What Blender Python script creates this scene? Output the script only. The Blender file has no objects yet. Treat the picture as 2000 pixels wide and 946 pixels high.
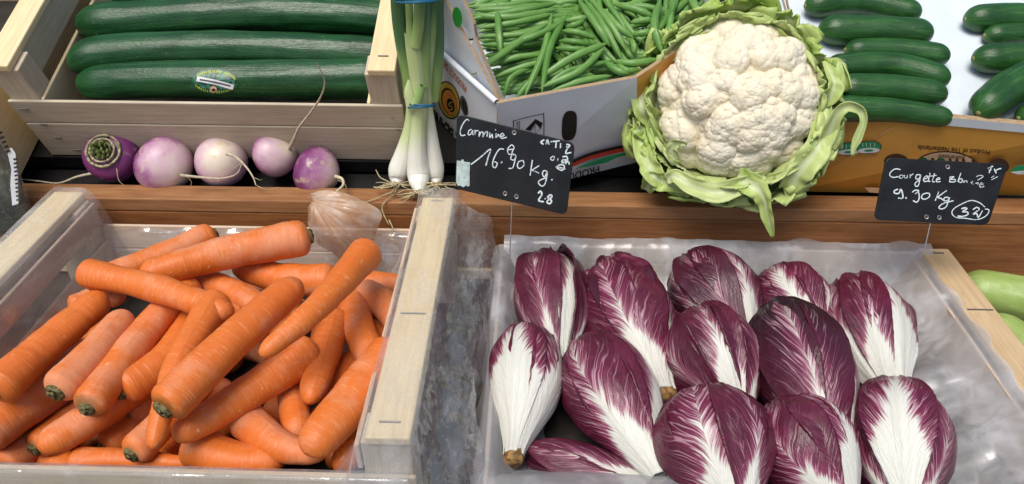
import bpy, math, random
import numpy as np
from mathutils import Vector
random.seed(7)
rs = np.random.RandomState(7)
SC = bpy.context.scene
COL = SC.collection
PI = math.pi

# ------------------------------------------------------------ camera
FPX = 1445.0                      # focal length in photograph pixels (2000 wide)
PITCH = math.radians(35.0); YAW = math.radians(1.7)
CAM = np.array([0.0, 0.0, 0.43])
cam = bpy.data.cameras.new('camera'); camo = bpy.data.objects.new('camera', cam); COL.objects.link(camo)
cam.sensor_width = 36.0; cam.lens = 36.0*FPX/2000.0
cam.clip_start = 0.01; cam.clip_end = 100
camo.location = CAM; camo.rotation_euler = (PI/2-PITCH, 0, YAW)
SC.camera = camo

# ------------------------------------------------------------ light
world = bpy.data.worlds.new('World'); SC.world = world; world.use_nodes = True
SUN_EL = math.radians(65); SUN_AZ = math.radians(-150)     # azimuth from +Y towards +X
wn = world.node_tree
for n_ in list(wn.nodes): wn.nodes.remove(n_)
sky = wn.nodes.new('ShaderNodeTexSky'); sky.sky_type = 'NISHITA'; sky.sun_disc = False
sky.sun_elevation = SUN_EL; sky.sun_rotation = SUN_AZ
sky.air_density = 1.0; sky.dust_density = 3.0; sky.ozone_density = 1.0
bg = wn.nodes.new('ShaderNodeBackground'); bg.inputs[1].default_value = 0.085
wo = wn.nodes.new('ShaderNodeOutputWorld')
wn.links.new(sky.outputs[0], bg.inputs[0]); wn.links.new(bg.outputs[0], wo.inputs[0])
sun = bpy.data.lights.new('sun', 'SUN'); sun.energy = 2.0; sun.angle = math.radians(32); sun.color = (1.0, 0.95, 0.88)
suno = bpy.data.objects.new('sun', sun); COL.objects.link(suno)
sd = Vector((math.sin(SUN_AZ)*math.cos(SUN_EL), math.cos(SUN_AZ)*math.cos(SUN_EL), math.sin(SUN_EL)))
suno.rotation_euler = sd.to_track_quat('Z', 'Y').to_euler()
SC.view_settings.view_transform = 'Standard'; SC.view_settings.look = 'None'
SC.view_settings.exposure = 0.58; SC.view_settings.gamma = 1.0

# ------------------------------------------------------------ geometry of the place
cp, sp, cy, sy = math.cos(PITCH), math.sin(PITCH), math.cos(YAW), math.sin(YAW)
FWD = np.array([-sy*cp, cy*cp, -sp]); RGT = np.array([cy, sy, 0.0]); UPV = np.cross(RGT, FWD)
def ray(px, py):
    d = FWD*FPX + RGT*(px-1000.0) - UPV*(py-473.0)
    return d/np.linalg.norm(d)
def hit(px, py, p0, n):
    d = ray(px, py); return CAM + d*(np.dot(np.asarray(p0)-CAM, n)/np.dot(d, n))
def depth(p): return float(np.dot(np.asarray(p)-CAM, FWD))
def F(px, py, z): return hit(px, py, (0,0,z), np.array([0,0,1.0]))          # a point at height z of the front tier
def W(px, py, y): return hit(px, py, (0,y,0), np.array([0,1.0,0]))          # a point on the upright plane at depth y
TILT = math.radians(22.0)
O_U = np.array([0.0, 0.752, -0.03])                                          # the raised shelf slopes up behind the rail
XU = np.array([1.0,0,0]); VU = np.array([0, math.cos(TILT), math.sin(TILT)]); NU = np.array([0, -math.sin(TILT), math.cos(TILT)])
def U(px, py, n): return hit(px, py, O_U + NU*n, NU)
def UV_(px, py, v): return hit(px, py, O_U + VU*v, VU)
def loc_u(p):
    q = np.asarray(p)-O_U; return np.array([q@XU, q@VU, q@NU])
def FR_F(p): return np.asarray(p, float)
def FR_U(p):
    p = np.asarray(p, float); return O_U + p[...,0:1]*XU + p[...,1:2]*VU + p[...,2:3]*NU
FLOOR = -0.13
def nrm(v): v = np.asarray(v, float); return v/np.linalg.norm(v)
def toc(p): return nrm(CAM-np.asarray(p))

# ------------------------------------------------------------ noise
def _h(i, j, k, s):
    with np.errstate(over='ignore'):
        a = (i.astype(np.uint32)*np.uint32(374761393)) ^ (j.astype(np.uint32)*np.uint32(668265263)) ^ (k.astype(np.uint32)*np.uint32(2147483647-5790)) ^ np.uint32((s*2654435761) & 0xffffffff)
        a = (a ^ (a >> np.uint32(13)))*np.uint32(1274126177); a = (a ^ (a >> np.uint32(16)))*np.uint32(2246822519); a ^= a >> np.uint32(15)
    return a.astype(np.float64)/4294967295.0
def nz(P, s=0):
    """value-gradient noise in -1..1"""
    P = np.asarray(P, float); I = np.floor(P).astype(np.int64); f = P-I; w = f*f*f*(f*(f*6-15)+10); r = 0
    for a in (0,1):
        for b in (0,1):
            for c in (0,1):
                i, j, k = I[...,0]+a, I[...,1]+b, I[...,2]+c
                g1 = _h(i,j,k,s*3+1)*2-1; g2 = _h(i,j,k,s*3+2)*2-1; g3 = _h(i,j,k,s*3+3)*2-1
                d = g1*(f[...,0]-a)+g2*(f[...,1]-b)+g3*(f[...,2]-c)
                ww = (w[...,0] if a else 1-w[...,0])*(w[...,1] if b else 1-w[...,1])*(w[...,2] if c else 1-w[...,2])
                r = r + d*ww
    return np.clip(r*1.4, -1, 1)
def wor(P, s=0, jit=0.9):
    """distance to the nearest feature point"""
    P = np.asarray(P, float); I = np.floor(P).astype(np.int64); best = np.full(P.shape[:-1], 9.0)
    for a in (-1,0,1):
        for b in (-1,0,1):
            for c in (-1,0,1):
                i, j, k = I[...,0]+a, I[...,1]+b, I[...,2]+c
                dx = i+.5+jit*(_h(i,j,k,s*3+1)-.5)-P[...,0]; dy = j+.5+jit*(_h(i,j,k,s*3+2)-.5)-P[...,1]; dz = k+.5+jit*(_h(i,j,k,s*3+3)-.5)-P[...,2]
                best = np.minimum(best, dx*dx+dy*dy+dz*dz)
    return np.sqrt(best)
def cr(pts, n):
    """smooth curve through points"""
    P = np.asarray(pts, float)
    if len(P) == 2:
        t = np.linspace(0,1,n)[:,None]; return P[0]*(1-t)+P[1]*t
    Q = np.vstack([2*P[0]-P[1], P, 2*P[-1]-P[-2]]); m = len(P)-1
    ts = np.linspace(0, m-1e-9, n); out = []
    for t in ts:
        i = int(t); f = t-i; a,b,c,d = Q[i],Q[i+1],Q[i+2],Q[i+3]
        out.append(.5*(2*b+(c-a)*f+(2*a-5*b+4*c-d)*f*f+(3*b-a-3*c+d)*f**3))
    return np.array(out)

# ------------------------------------------------------------ mesh helpers
LOC = {}
def link(name, V, Fc, mat, parent=None, uv=None, smooth=True, attrs=None, loc=None):
    """one mesh object; V in world coordinates"""
    V = np.asarray(V, float)
    root = LOC[parent.name] if parent is not None else (np.asarray(loc, float) if loc is not None else np.array([V[:,0].mean(), V[:,1].mean(), V[:,2].min()]))
    me = bpy.data.meshes.new(name)
    me.from_pydata((V-root).tolist(), [], [tuple(int(i) for i in f) for f in Fc])
    if uv is not None:
        uvl = me.uv_layers.new(name='UVMap'); uv = np.asarray(uv, float)
        idx = np.empty(len(me.loops), np.int32); me.loops.foreach_get('vertex_index', idx)
        uvl.data.foreach_set('uv', uv[idx].ravel() if len(uv) == len(V) else uv.ravel())
    for k, val in (attrs or {}).items():
        at = me.attributes.new(k, 'FLOAT', 'POINT'); at.data.foreach_set('value', np.asarray(val, float).ravel())
    if smooth:
        me.polygons.foreach_set('use_smooth', [True]*len(me.polygons))
    me.materials.append(mat)
    o = bpy.data.objects.new(name, me); COL.objects.link(o)
    if parent is not None: o.parent = parent
    else: o.location = root
    LOC[o.name] = root
    return o
def tag(o, label, cat, group=None):
    o['label'] = label; o['category'] = cat
    if group: o['group'] = group
    return o
def struct(o): o['kind'] = 'structure'; return o
def thing(name, loc, label, cat, group=None):
    o = bpy.data.objects.new(name, None); COL.objects.link(o); o.location = loc; o.empty_display_size = .02
    LOC[o.name] = np.asarray(loc, float); return tag(o, label, cat, group)
def bev(o, w=.001, seg=2):
    m = o.modifiers.new('bevel', 'BEVEL'); m.width = w; m.segments = seg; m.limit_method = 'ANGLE'; m.angle_limit = .6; return o
def solid(o, t, off=-1):
    m = o.modifiers.new('solid', 'SOLIDIFY'); m.thickness = t; m.offset = off; return o
class MB:
    def __init__(s): s.V=[]; s.F=[]; s.UV=[]; s.n=0
    def add(s, V, Fc, uv=None):
        V = np.asarray(V, float); s.V.append(V); s.F += [tuple(int(i)+s.n for i in f) for f in Fc]
        s.UV.append(np.zeros((len(V),2)) if uv is None else np.asarray(uv, float)); s.n += len(V); return s
    def obj(s, name, mat, parent=None, **k):
        return link(name, np.vstack(s.V), s.F, mat, parent, uv=np.vstack(s.UV), **k)
def box(fr, x0, x1, y0, y1, z0, z1):
    """box in a frame; every face has its own vertices, UV in metres with u along the longest side"""
    lo = np.array([x0,y0,z0]); hi = np.array([x1,y1,z1]); sz = hi-lo; ax = int(np.argmax(sz))
    V=[]; Fc=[]; uv=[]; q = random.random()*3
    for a in range(3):
        b, c = (a+1)%3, (a+2)%3
        for s in (0,1):
            base = len(V)
            for (i,j) in ((0,0),(1,0),(1,1),(0,1)):
                p = lo.copy(); p[a] = hi[a] if s else lo[a]; p[b] = hi[b] if i else lo[b]; p[c] = hi[c] if j else lo[c]
                V.append(p)
                oth = [k for k in range(3) if k != ax]
                uv.append((p[ax]+q, p[oth[0]]+p[oth[1]]*1.0+q))
            f = (base, base+1, base+2, base+3)
            Fc.append(f if s else f[::-1])
    return fr(np.array(V)), Fc, uv
def boxw(fr, *a):
    """welded box for bevelling"""
    x0,x1,y0,y1,z0,z1 = a
    P = np.array([[x,y,z] for z in (z0,z1) for y in (y0,y1) for x in (x0,x1)])
    Fc = [(0,2,3,1),(4,5,7,6),(0,1,5,4),(2,6,7,3),(0,4,6,2),(1,3,7,5)]
    sz = np.array([x1-x0,y1-y0,z1-z0]); ax = int(np.argmax(sz)); oth = [k for k in range(3) if k != ax]; q = random.random()*3
    uv = np.array([[P[v][ax]+q, P[v][oth[0]]+P[v][oth[1]]+q] for f in Fc for v in f])
    return fr(P), Fc, uv
def board(name, fr, a, mat, parent, b=.0012):
    V, Fc, uv = boxw(fr, *a); o = link(name, V, Fc, mat, parent, uv=uv, smooth=False)
    if b: bev(o, b)
    return o
def tube(path, rad, seg=16, flat=None, closed_ends=True, up=None):
    """sweep; rad may be 0 at ends. flat = (normal, factor) squashes along a direction. uv: u around, v along"""
    P = np.asarray(path, float); n = len(P); rad = np.broadcast_to(np.asarray(rad, float), (n,))
    T = np.gradient(P, axis=0); T /= np.linalg.norm(T, axis=1)[:,None]+1e-12
    if up is None: up = np.array([0.3,0.2,0.93])
    a = up - T[0]*(up@T[0]); a = nrm(a); V=[]; uv=[]
    ang = np.linspace(0, 2*PI, seg+1)
    L = np.concatenate([[0], np.cumsum(np.linalg.norm(np.diff(P,axis=0),axis=1))]); L = L/max(L[-1],1e-9)
    for i in range(n):
        a = nrm(a - T[i]*(a@T[i])); b = np.cross(T[i], a)
        ring = np.cos(ang)[:,None]*a + np.sin(ang)[:,None]*b
        if flat is not None:
            fn, ff = flat; ring = ring - (ring@fn)[:,None]*fn*(1-ff)
        V.append(P[i]+ring*rad[i]); uv.append(np.stack([ang/(2*PI), np.full(seg+1, L[i])],1))
    V = np.vstack(V); uv = np.vstack(uv); Fc = []
    m = seg+1
    for i in range(n-1):
        for j in range(seg):
            Fc.append((i*m+j, i*m+j+1, (i+1)*m+j+1, (i+1)*m+j))
    return V, Fc, uv
def capsule(path, r0, r1, n=40, seg=20, e0=1.0, e1=1.0, prof=None, **k):
    """rounded rod; e0,e1 length of the rounding in radii"""
    P = cr(path, n*4); L = np.concatenate([[0], np.cumsum(np.linalg.norm(np.diff(P,axis=0),axis=1))]); tot = L[-1]
    t = .5-.5*np.cos(np.linspace(0,PI,n)); t = .5*t+.5*np.linspace(0,1,n)
    Q = np.stack([np.interp(t*tot, L, P[:,i]) for i in range(3)],1)
    r = r0+(r1-r0)*t
    if prof is not None: r = r*prof(t)
    d0 = np.clip(t*tot/(r0*e0),0,1); d1 = np.clip((1-t)*tot/(r1*e1),0,1)
    r = r*np.sqrt(np.clip(1-(1-d0)**2,0,1))*np.sqrt(np.clip(1-(1-d1)**2,0,1))
    r = np.maximum(r, 1e-5)
    V, Fc, uv = tube(Q, r, seg, **k); return V, Fc, uv, Q
def grid(nu, nv, fn):
    u, v = np.meshgrid(np.linspace(0,1,nu), np.linspace(0,1,nv)); V = fn(u, v).reshape(-1,3)
    Fc = [(j*nu+i, j*nu+i+1, (j+1)*nu+i+1, (j+1)*nu+i) for j in range(nv-1) for i in range(nu-1)]
    return V, Fc, np.stack([u.ravel(), v.ravel()],1)
def vnormals(V, Fc):
    Fa = np.asarray(Fc); N = np.zeros_like(V)
    c = np.cross(V[Fa[:,2]]-V[Fa[:,0]], V[Fa[:,3]]-V[Fa[:,1]])
    for k in range(4): np.add.at(N, Fa[:,k], c)
    return N/(np.linalg.norm(N,axis=1)[:,None]+1e-15)
def flatpoly(pts3, n, th):
    """flat plate from a planar outline with thickness th behind it"""
    P = np.asarray(pts3, float); m = len(P)
    V = np.vstack([P, P-n*th]); Fc = [tuple(range(m)), tuple(range(2*m-1,m-1,-1))]+[(i, m+i, m+(i+1)%m, (i+1)%m) for i in range(m)]
    return V, Fc
class Plane:
    """a real plane; px() drops photograph pixels onto it, lifted by d"""
    def __init__(s, p0, n):
        s.p0 = np.asarray(p0, float); s.n = nrm(n)
        if s.n @ (CAM-s.p0) < 0: s.n = -s.n
    def px(s, x, y, d=0.0004): return hit(x, y, s.p0+s.n*d, s.n)
    def poly(s, pts, name, mat, parent, d=.0004, th=.0003):
        V, Fc = flatpoly([s.px(x,y,d) for x,y in pts], s.n, th); return link(name, V, Fc, mat, parent, smooth=False, uv=np.zeros((len(V),2)))
    def ell(s, c, rx, ry, name, mat, parent, d=.0004, th=.0003, rot=0, m=36):
        a = np.linspace(0,2*PI,m,endpoint=False); ca, sa = math.cos(rot), math.sin(rot)
        return s.poly([(c[0]+rx*math.cos(t)*ca-ry*math.sin(t)*sa, c[1]+rx*math.cos(t)*sa+ry*math.sin(t)*ca) for t in a], name, mat, parent, d, th)
    def stroke(s, mb, pts, w, d=.0005, n=None):
        P2 = cr(pts, n or max(6, len(pts)*5)); P = np.array([s.px(x,y,d) for x,y in P2])
        T = np.gradient(P,axis=0); S = np.cross(s.n, T); S /= np.linalg.norm(S,axis=1)[:,None]+1e-12
        wm = w*depth(P[0])/FPX/2*(1+.18*nz(np.stack([np.arange(len(P))*.45]*3,1), 5))
        V = np.vstack([P-S*wm[:,None], P+S*wm[:,None]]); m = len(P)
        mb.add(V, [(i, i+1, m+i+1, m+i) for i in range(m-1)])
    def text(s, txt, start, ex, ey, hpx, name, mat, parent, d=.0005, width=None, bold=0.0):
        c = bpy.data.curves.new('t','FONT'); c.body = txt; c.size = 1; c.offset = bold; c.resolution_u = 3
        o = bpy.data.objects.new('t', c); COL.objects.link(o); dg = bpy.context.evaluated_depsgraph_get(); dg.update()
        me = bpy.data.meshes.new_from_object(o.evaluated_get(dg)); bpy.data.objects.remove(o)
        V = np.array([v.co[:] for v in me.vertices]); Fc = [tuple(p.vertices) for p in me.polygons]; bpy.data.meshes.remove(me)
        ex = np.asarray(ex,float); ey = np.asarray(ey,float)
        ex /= np.linalg.norm(ex); ey /= np.linalg.norm(ey); k = hpx/.69
        kx = k if width is None else width/max(V[:,0].max(),1e-6)
        P = np.array([s.px(start[0]+ex[0]*v[0]*kx+ey[0]*v[1]*k, start[1]+ex[1]*v[0]*kx+ey[1]*v[1]*k, d) for v in V])
        return link(name, P, Fc, mat, parent, smooth=False)

# ------------------------------------------------------------ materials
class G:
    def __init__(s, name):
        s.m = bpy.data.materials.new(name); s.m.use_nodes = True; s.t = s.m.node_tree
        for n in list(s.t.nodes): s.t.nodes.remove(n)
        s.out = s.t.nodes.new('ShaderNodeOutputMaterial')
    def n(s, typ, props=None, **inp):
        nd = s.t.nodes.new('ShaderNode'+typ)
        for k,v in (props or {}).items(): setattr(nd,k,v)
        for k,v in inp.items():
            key = int(k[1:]) if k[0]=='i' and k[1:].isdigit() else k.replace('_',' ')
            s.set(nd.inputs[key], v)
        return nd
    def set(s, sock, v):
        if hasattr(v,'is_output'): s.t.links.new(v, sock)
        else:
            if sock.type=='RGBA' and len(v)==3: v = (*v,1)
            sock.default_value = v
    def obj(s): return s.n('TexCoord').outputs['Object']
    def uv(s): return s.n('TexCoord').outputs['UV']
    def sep(s, v): return s.n('SeparateXYZ', i0=v).outputs
    def comb(s, x=0., y=0., z=0.): return s.n('CombineXYZ', i0=x, i1=y, i2=z).outputs[0]
    def ma(s, op, a, b=0.0, c=0.0, clamp=False): return s.n('Math', {'operation':op,'use_clamp':clamp}, i0=a, i1=b, i2=c).outputs[0]
    def scale(s, v, x, y, z): return s.n('VectorMath', {'operation':'MULTIPLY'}, i0=v, i1=(x,y,z)).outputs[0]
    def addv(s, v, w): return s.n('VectorMath', {'operation':'ADD'}, i0=v, i1=w).outputs[0]
    def noise(s, v, sc, det=3, ro=.55, dist=0.0): return s.n('TexNoise', Vector=v, Scale=sc, Detail=float(det), Roughness=ro, Distortion=dist).outputs[0]
    def vor(s, v, sc, feat='F1'): return s.n('TexVoronoi', {'feature':feat}, Vector=v, Scale=sc).outputs[0]
    def ss(s, x, a, b): return s.n('MapRange', {'interpolation_type':'SMOOTHSTEP'}, i0=x, i1=a, i2=b, i3=0., i4=1.).outputs[0]
    def mr(s, x, a, b, c, d): return s.n('MapRange', i0=x, i1=a, i2=b, i3=c, i4=d).outputs[0]
    def mix(s, f, a, b, mode='MIX'):
        nd = s.t.nodes.new('ShaderNodeMix'); nd.data_type='RGBA'; nd.blend_type=mode
        s.set(nd.inputs[0], f); s.set(nd.inputs[6], a); s.set(nd.inputs[7], b); return nd.outputs[2]
    def rnd(s): return s.n('ObjectInfo').outputs['Random']
    def attr(s, a): return s.n('Attribute', {'attribute_name':a}).outputs['Fac']
    def bump(s, h, st=.3, d=.001): return s.n('Bump', Height=h, Strength=st, Distance=d).outputs[0]
    def bsdf(s, col, rough=.5, normal=None, spec=.5, sss=0.0, sssr=(1,.5,.3), sssc=.005, coat=0.0, metal=0.0, trans=0.0):
        b = s.n('BsdfPrincipled'); s.set(b.inputs['Base Color'], col); s.set(b.inputs['Roughness'], rough); b.inputs['Specular IOR Level'].default_value = spec
        b.inputs['Metallic'].default_value = metal
        if normal is not None: s.set(b.inputs['Normal'], normal)
        if sss: b.inputs['Subsurface Weight'].default_value = sss; b.inputs['Subsurface Radius'].default_value = sssr; b.inputs['Subsurface Scale'].default_value = sssc
        if coat: b.inputs['Coat Weight'].default_value = coat; b.inputs['Coat Roughness'].default_value = .15
        return b.outputs[0]
    def fin(s, sh): s.t.links.new(sh, s.out.inputs[0]); return s.m
    def mixs(s, f, a, b): nd = s.n('MixShader'); s.set(nd.inputs[0], f); s.t.links.new(a, nd.inputs[1]); s.t.links.new(b, nd.inputs[2]); return nd.outputs[0]

def m_wood(name, c1, c2, rough=.6, fine=1.0, stain=.0, stc=(.12,.10,.08)):
    g = G(name); r = g.rnd(); v = g.addv(g.scale(g.uv(), 1,1,1), g.comb(g.ma('MULTIPLY',r,7.), g.ma('MULTIPLY',r,3.)))
    a = g.noise(g.scale(v, 5, 90*fine, 1), 3, 5, .65, .4); b = g.noise(g.scale(v, 3, 420*fine, 1), 2, 3, .6); c = g.noise(g.scale(v,6,18,1),3,3)
    f = g.ma('ADD', g.ma('MULTIPLY',a,.55), g.ma('ADD', g.ma('MULTIPLY',b,.25), g.ma('MULTIPLY',c,.25)))
    col = g.mix(g.ss(f,.38,.68), c1, c2)
    if stain:
        s_ = g.ma('MULTIPLY', g.ss(g.noise(g.scale(v,14,40,1),2.2,4,.6),.60,.78), stain); col = g.mix(s_, col, stc)
    kn = g.ss(g.noise(g.scale(v,16,30,1),1.7,3,.5), .735, .80); col = g.mix(g.ma('MULTIPLY',kn,.6), col, (.22,.12,.06))
    col = g.mix(1.0, col, g.mix(r, (.9,.9,.9),(1.06,1.03,1.0)), 'MULTIPLY')
    return g.fin(g.bsdf(col, rough, g.bump(g.ma('ADD',a,g.ma('MULTIPLY',b,.6)), .25, .0008), .35))
def m_plain(name, col, rough=.5, spec=.5, var=.08, sc=60, bumpst=.1):
    g = G(name); v = g.obj(); n = g.noise(v, sc, 4, .6)
    c2 = tuple(x*(1-var*2.5) for x in col)
    return g.fin(g.bsdf(g.mix(g.ss(n,.3,.7), col, c2), rough, g.bump(n,bumpst,.0006), spec))
M = {}
M['poplar'] = m_wood('pale_poplar_wood', (.80,.67,.41), (.68,.53,.30), .6, 1, .25, (.35,.24,.13))
M['poplar_front'] = m_wood('shaded_poplar_wood', (.60,.53,.40), (.47,.395,.285), .65, 1, .3, (.22,.17,.15))  # same poplar, darker and greyer: shade on the fronts put into the colour
M['poplar_pink'] = m_wood('pinkish_poplar_wood', (.62,.50,.39), (.50,.39,.29), .65, .7, .2, (.3,.2,.15))
M['bar_stained'] = m_wood('stained_poplar_wood', (.62,.47,.28), (.48,.34,.19), .6, .8, .6, (.16,.12,.09))
M['rail'] = m_wood('brown_varnished_wood', (.30,.128,.046), (.18,.068,.023), .42, .6)
M['rail_top'] = m_wood('worn_brown_wood', (.38,.19,.080), (.24,.105,.042), .5, .6, .3, (.10,.04,.02))
M['grey_wood'] = m_wood('grey_weathered_wood', (.27,.22,.17), (.16,.125,.10), .7, .8, .4)
M['shelf'] = m_plain('black_board', (.010,.009,.009), .45, .35, .2, 30)
M['floor'] = m_plain('dark_stand_and_base_shade', (.035,.03,.026), .7, .3, .2, 30)
M['card_white'] = m_plain('white_card', (.70,.75,.80), .45, .4, .03, 25, .05)
M['card_edge'] = m_plain('brown_card', (.42,.30,.18), .8, .2, .1, 200)
M['card_orange'] = m_plain('ochre_card', (.64,.30,.048), .42, .4, .06, 18, .06)
M['paper'] = m_plain('white_paper', (.66,.73,.78), .6, .3, .03, 15, .2)
M['ink_black'] = m_plain('black_ink', (.012,.012,.014), .5, .3)
M['ink_dim'] = m_plain('grey_ink', (.10,.10,.10), .5, .3)
M['ink_red'] = m_plain('red_ink', (.55,.05,.03), .5, .3)
M['ink_redorange'] = m_plain('orange_red_ink', (.62,.16,.08), .5, .3)
M['ink_green'] = m_plain('green_ink', (.02,.30,.12), .5, .3)
M['ink_green_dark'] = m_plain('dark_green_ink', (.01,.12,.045), .5, .3)
M['ink_yellow'] = m_plain('yellow_ink', (.62,.45,.06), .5, .3)
M['ink_orange'] = m_plain('orange_ink', (.65,.25,.04), .5, .3)
M['ink_white'] = m_plain('white_ink', (.78,.80,.80), .5, .3)
M['ink_pink'] = m_plain('pale_pink_ink', (.62,.42,.28), .5, .3)
M['ink_brown'] = m_plain('brown_ink', (.06,.022,.008), .5, .3)
M['hole'] = m_plain('dark_hole_inside', (.03,.024,.02), .8, .2)
M['hole_brown'] = m_plain('brown_hole_inside', (.07,.035,.018), .8, .2)
M['dot'] = m_plain('bright_green_dot', (.02,.33,.035), .4, .4)
M['slate'] = m_plain('black_slate', (.011,.0105,.011), .38, .45, .3, 35, .05)
g = G('chalk'); v = g.obj(); n = g.noise(v, 900, 2); n2 = g.noise(v,120,2)
M['chalk'] = g.fin(g.bsdf(g.mix(g.ss(g.ma('ADD',g.ma('MULTIPLY',n,.6),g.ma('MULTIPLY',n2,.4)),.36,.5), (.16,.19,.19), (.66,.75,.76)), .9, None, .1))
M['tape'] = m_plain('pale_tape', (.50,.62,.58), .5, .4, .12, 200, .2)
M['metal'] = (lambda g: g.fin(g.bsdf((.55,.53,.5), .35, None, .5, metal=1.0)))(G('steel'))
M['staple'] = (lambda g: g.fin(g.bsdf((.16,.15,.14), .5, None, .5, metal=.8)))(G('dull_staple'))
M['band'] = m_plain('blue_rubber_band', (.01,.13,.24), .5, .4)

# vegetables
def m_carrot():
    g = G('carrot_skin'); uvs = g.sep(g.uv()); u, vv = uvs[0], uvs[1]; r = g.rnd(); o = g.addv(g.obj(), g.comb(g.ma('MULTIPLY',r,9.), r, 0.))
    base = g.mix(g.noise(o, 24, 3), (.62,.125,.012), (.68,.19,.035))
    base = g.mix(g.ma('MULTIPLY', g.ss(r,.2,.9), .35), base, (.66,.16,.018))
    cu = g.ma('COSINE', g.ma('MULTIPLY', u, 2*PI)); su = g.ma('SINE', g.ma('MULTIPLY', u, 2*PI))
    rv = g.comb(g.ma('MULTIPLY',cu,.6), g.ma('MULTIPLY',su,.6), g.ma('ADD', g.ma('MULTIPLY',vv,46.), g.ma('MULTIPLY',r,50.)))
    ring = g.noise(rv, 1.6, 4, .6); rings2 = g.noise(g.comb(g.ma('MULTIPLY',cu,1.6), g.ma('MULTIPLY',su,1.6), g.ma('MULTIPLY',vv,150.)), 1., 3, .6)
    dust = g.ss(g.ma('ADD', g.noise(o, 30, 5, .62), g.ma('MULTIPLY', g.ma('SUBTRACT', g.ma('FRACT', g.ma('MULTIPLY',r,7.3)), .5), .30)), .42, .66)                     # dry pale film in patches
    col = g.mix(g.ma('MULTIPLY', dust, .72), base, (.66,.275,.145))
    col = g.mix(g.ma('MULTIPLY', g.ss(ring,.54,.68), .32), col, (.80,.40,.16))
    col = g.mix(g.ma('MULTIPLY', g.ss(rings2,.58,.70), .26), col, (.40,.10,.015))
    sp = g.ss(g.noise(g.scale(o,1,1,1), 210, 2, .5), .68, .74); col = g.mix(g.ma('MULTIPLY',sp,g.ma('MULTIPLY',g.ss(r,.5,.9),.5)), col, (.85,.52,.28))
    pat = g.ss(g.noise(g.scale(o,1.,1.,1.6), 70, 4, .6), .66, .76); col = g.mix(g.ma('MULTIPLY',pat,g.mr(r,0,1,.15,.6)), col, (.86,.60,.36))
    dk = g.ss(g.noise(g.addv(o,(3.,1.,2.)), 85, 5, .7), .655, .74); col = g.mix(g.ma('MULTIPLY',dk,.6), col, (.22,.07,.02))
    green = g.attr('green'); gf = g.ma('MULTIPLY', g.ma('SUBTRACT', 1., g.ss(g.ma('ADD', vv, g.ma('MULTIPLY', g.noise(o,40,2), .10)), 0.015, .095)), green)
    col = g.mix(g.ma('MULTIPLY',gf,.9), col, (.075,.060,.012))
    h = g.ma('ADD', g.ma('MULTIPLY',ring,.9), g.ma('ADD', g.ma('MULTIPLY',rings2,.5), g.ma('MULTIPLY', g.noise(o,120,3),.5)))
    return g.fin(g.bsdf(col, g.mr(dust,0,1,.46,.72), g.bump(h,.45,.0012), .45, .12, (1,.35,.1), .004))
M['carrot'] = m_carrot()
g = G('carrot_crown'); o = g.obj(); n = g.noise(o, 260, 4, .7)
M['crown'] = g.fin(g.bsdf(g.mix(g.ss(n,.4,.62), (.045,.042,.016), (.24,.20,.09)), .8, g.bump(n,.9,.002), .2))
def m_cuke(name, a, b, c, streak, rough, bst, blotch=.4):
    g = G(name); uvs = g.sep(g.uv()); u, vv = uvs[0], uvs[1]; r = g.rnd(); o = g.addv(g.obj(), g.comb(g.ma('MULTIPLY',r,5.),r,0.))
    cu = g.ma('COSINE', g.ma('MULTIPLY', u, 2*PI)); su = g.ma('SINE', g.ma('MULTIPLY', u, 2*PI))
    st = g.noise(g.comb(g.ma('MULTIPLY',cu,3.2), g.ma('MULTIPLY',su,3.2), g.ma('ADD',g.ma('MULTIPLY',vv,2.2),g.ma('MULTIPLY',r,20.))), 1.5, 4, .6, .3)
    fine = g.noise(g.comb(g.ma('MULTIPLY',cu,7.), g.ma('MULTIPLY',su,7.), g.ma('MULTIPLY',vv,46.)), 1.4, 4, .6, .6)
    col = g.mix(g.ss(g.noise(o,30,3),.35,.7), a, b)
    col = g.mix(g.ma('MULTIPLY', g.ss(st,.5,.72), streak), col, c)
    col = g.mix(g.ma('MULTIPLY', g.ss(g.noise(o,300,2),.68,.76), blotch), col, (.20,.26,.12))
    e = g.ma('ABSOLUTE', g.ma('SUBTRACT', vv, .5)); col = g.mix(g.ma('MULTIPLY',g.ss(e,.46,.5),.5), col, c)
    return g.fin(g.bsdf(col, g.mr(fine,.3,.7,rough-.06,rough+.08), g.bump(g.ma('ADD',fine,g.ma('MULTIPLY',st,1.2)), bst, .003), .5))
M['long_cuke'] = m_cuke('long_cucumber_skin', (.006,.048,.012), (.011,.072,.017), (.03,.12,.035), .5, .34, .2)
M['cuke'] = m_cuke('small_cucumber_skin', (.011,.055,.010), (.019,.085,.015), (.05,.17,.03), .6, .34, .18)
M['courgette'] = m_cuke('pale_courgette_skin', (.25,.35,.085), (.30,.41,.11), (.42,.53,.22), .5, .38, .15, .6)
g = G('green_bean'); r = g.rnd(); o = g.addv(g.obj(), g.comb(g.ma('MULTIPLY',r,5.),r,0.)); uvs = g.sep(g.uv())
st = g.noise(g.comb(g.ma('MULTIPLY',uvs[0],6.), g.ma('MULTIPLY',uvs[1],3.), g.ma('MULTIPLY',r,9.)),1.5,3)
col = g.mix(r, (.075,.205,.030), (.135,.285,.060)); col = g.mix(g.ma('MULTIPLY',g.ss(st,.45,.7),.5), col, (.20,.36,.10))
e = g.ma('ABSOLUTE', g.ma('SUBTRACT', uvs[1], .5)); col = g.mix(g.ma('MULTIPLY',g.ss(e,.46,.5),.6), col, (.22,.24,.06))
M['bean'] = g.fin(g.bsdf(col, .42, g.bump(g.noise(g.scale(o,1,1,1),240,3),.25,.0008), .45))
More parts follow.
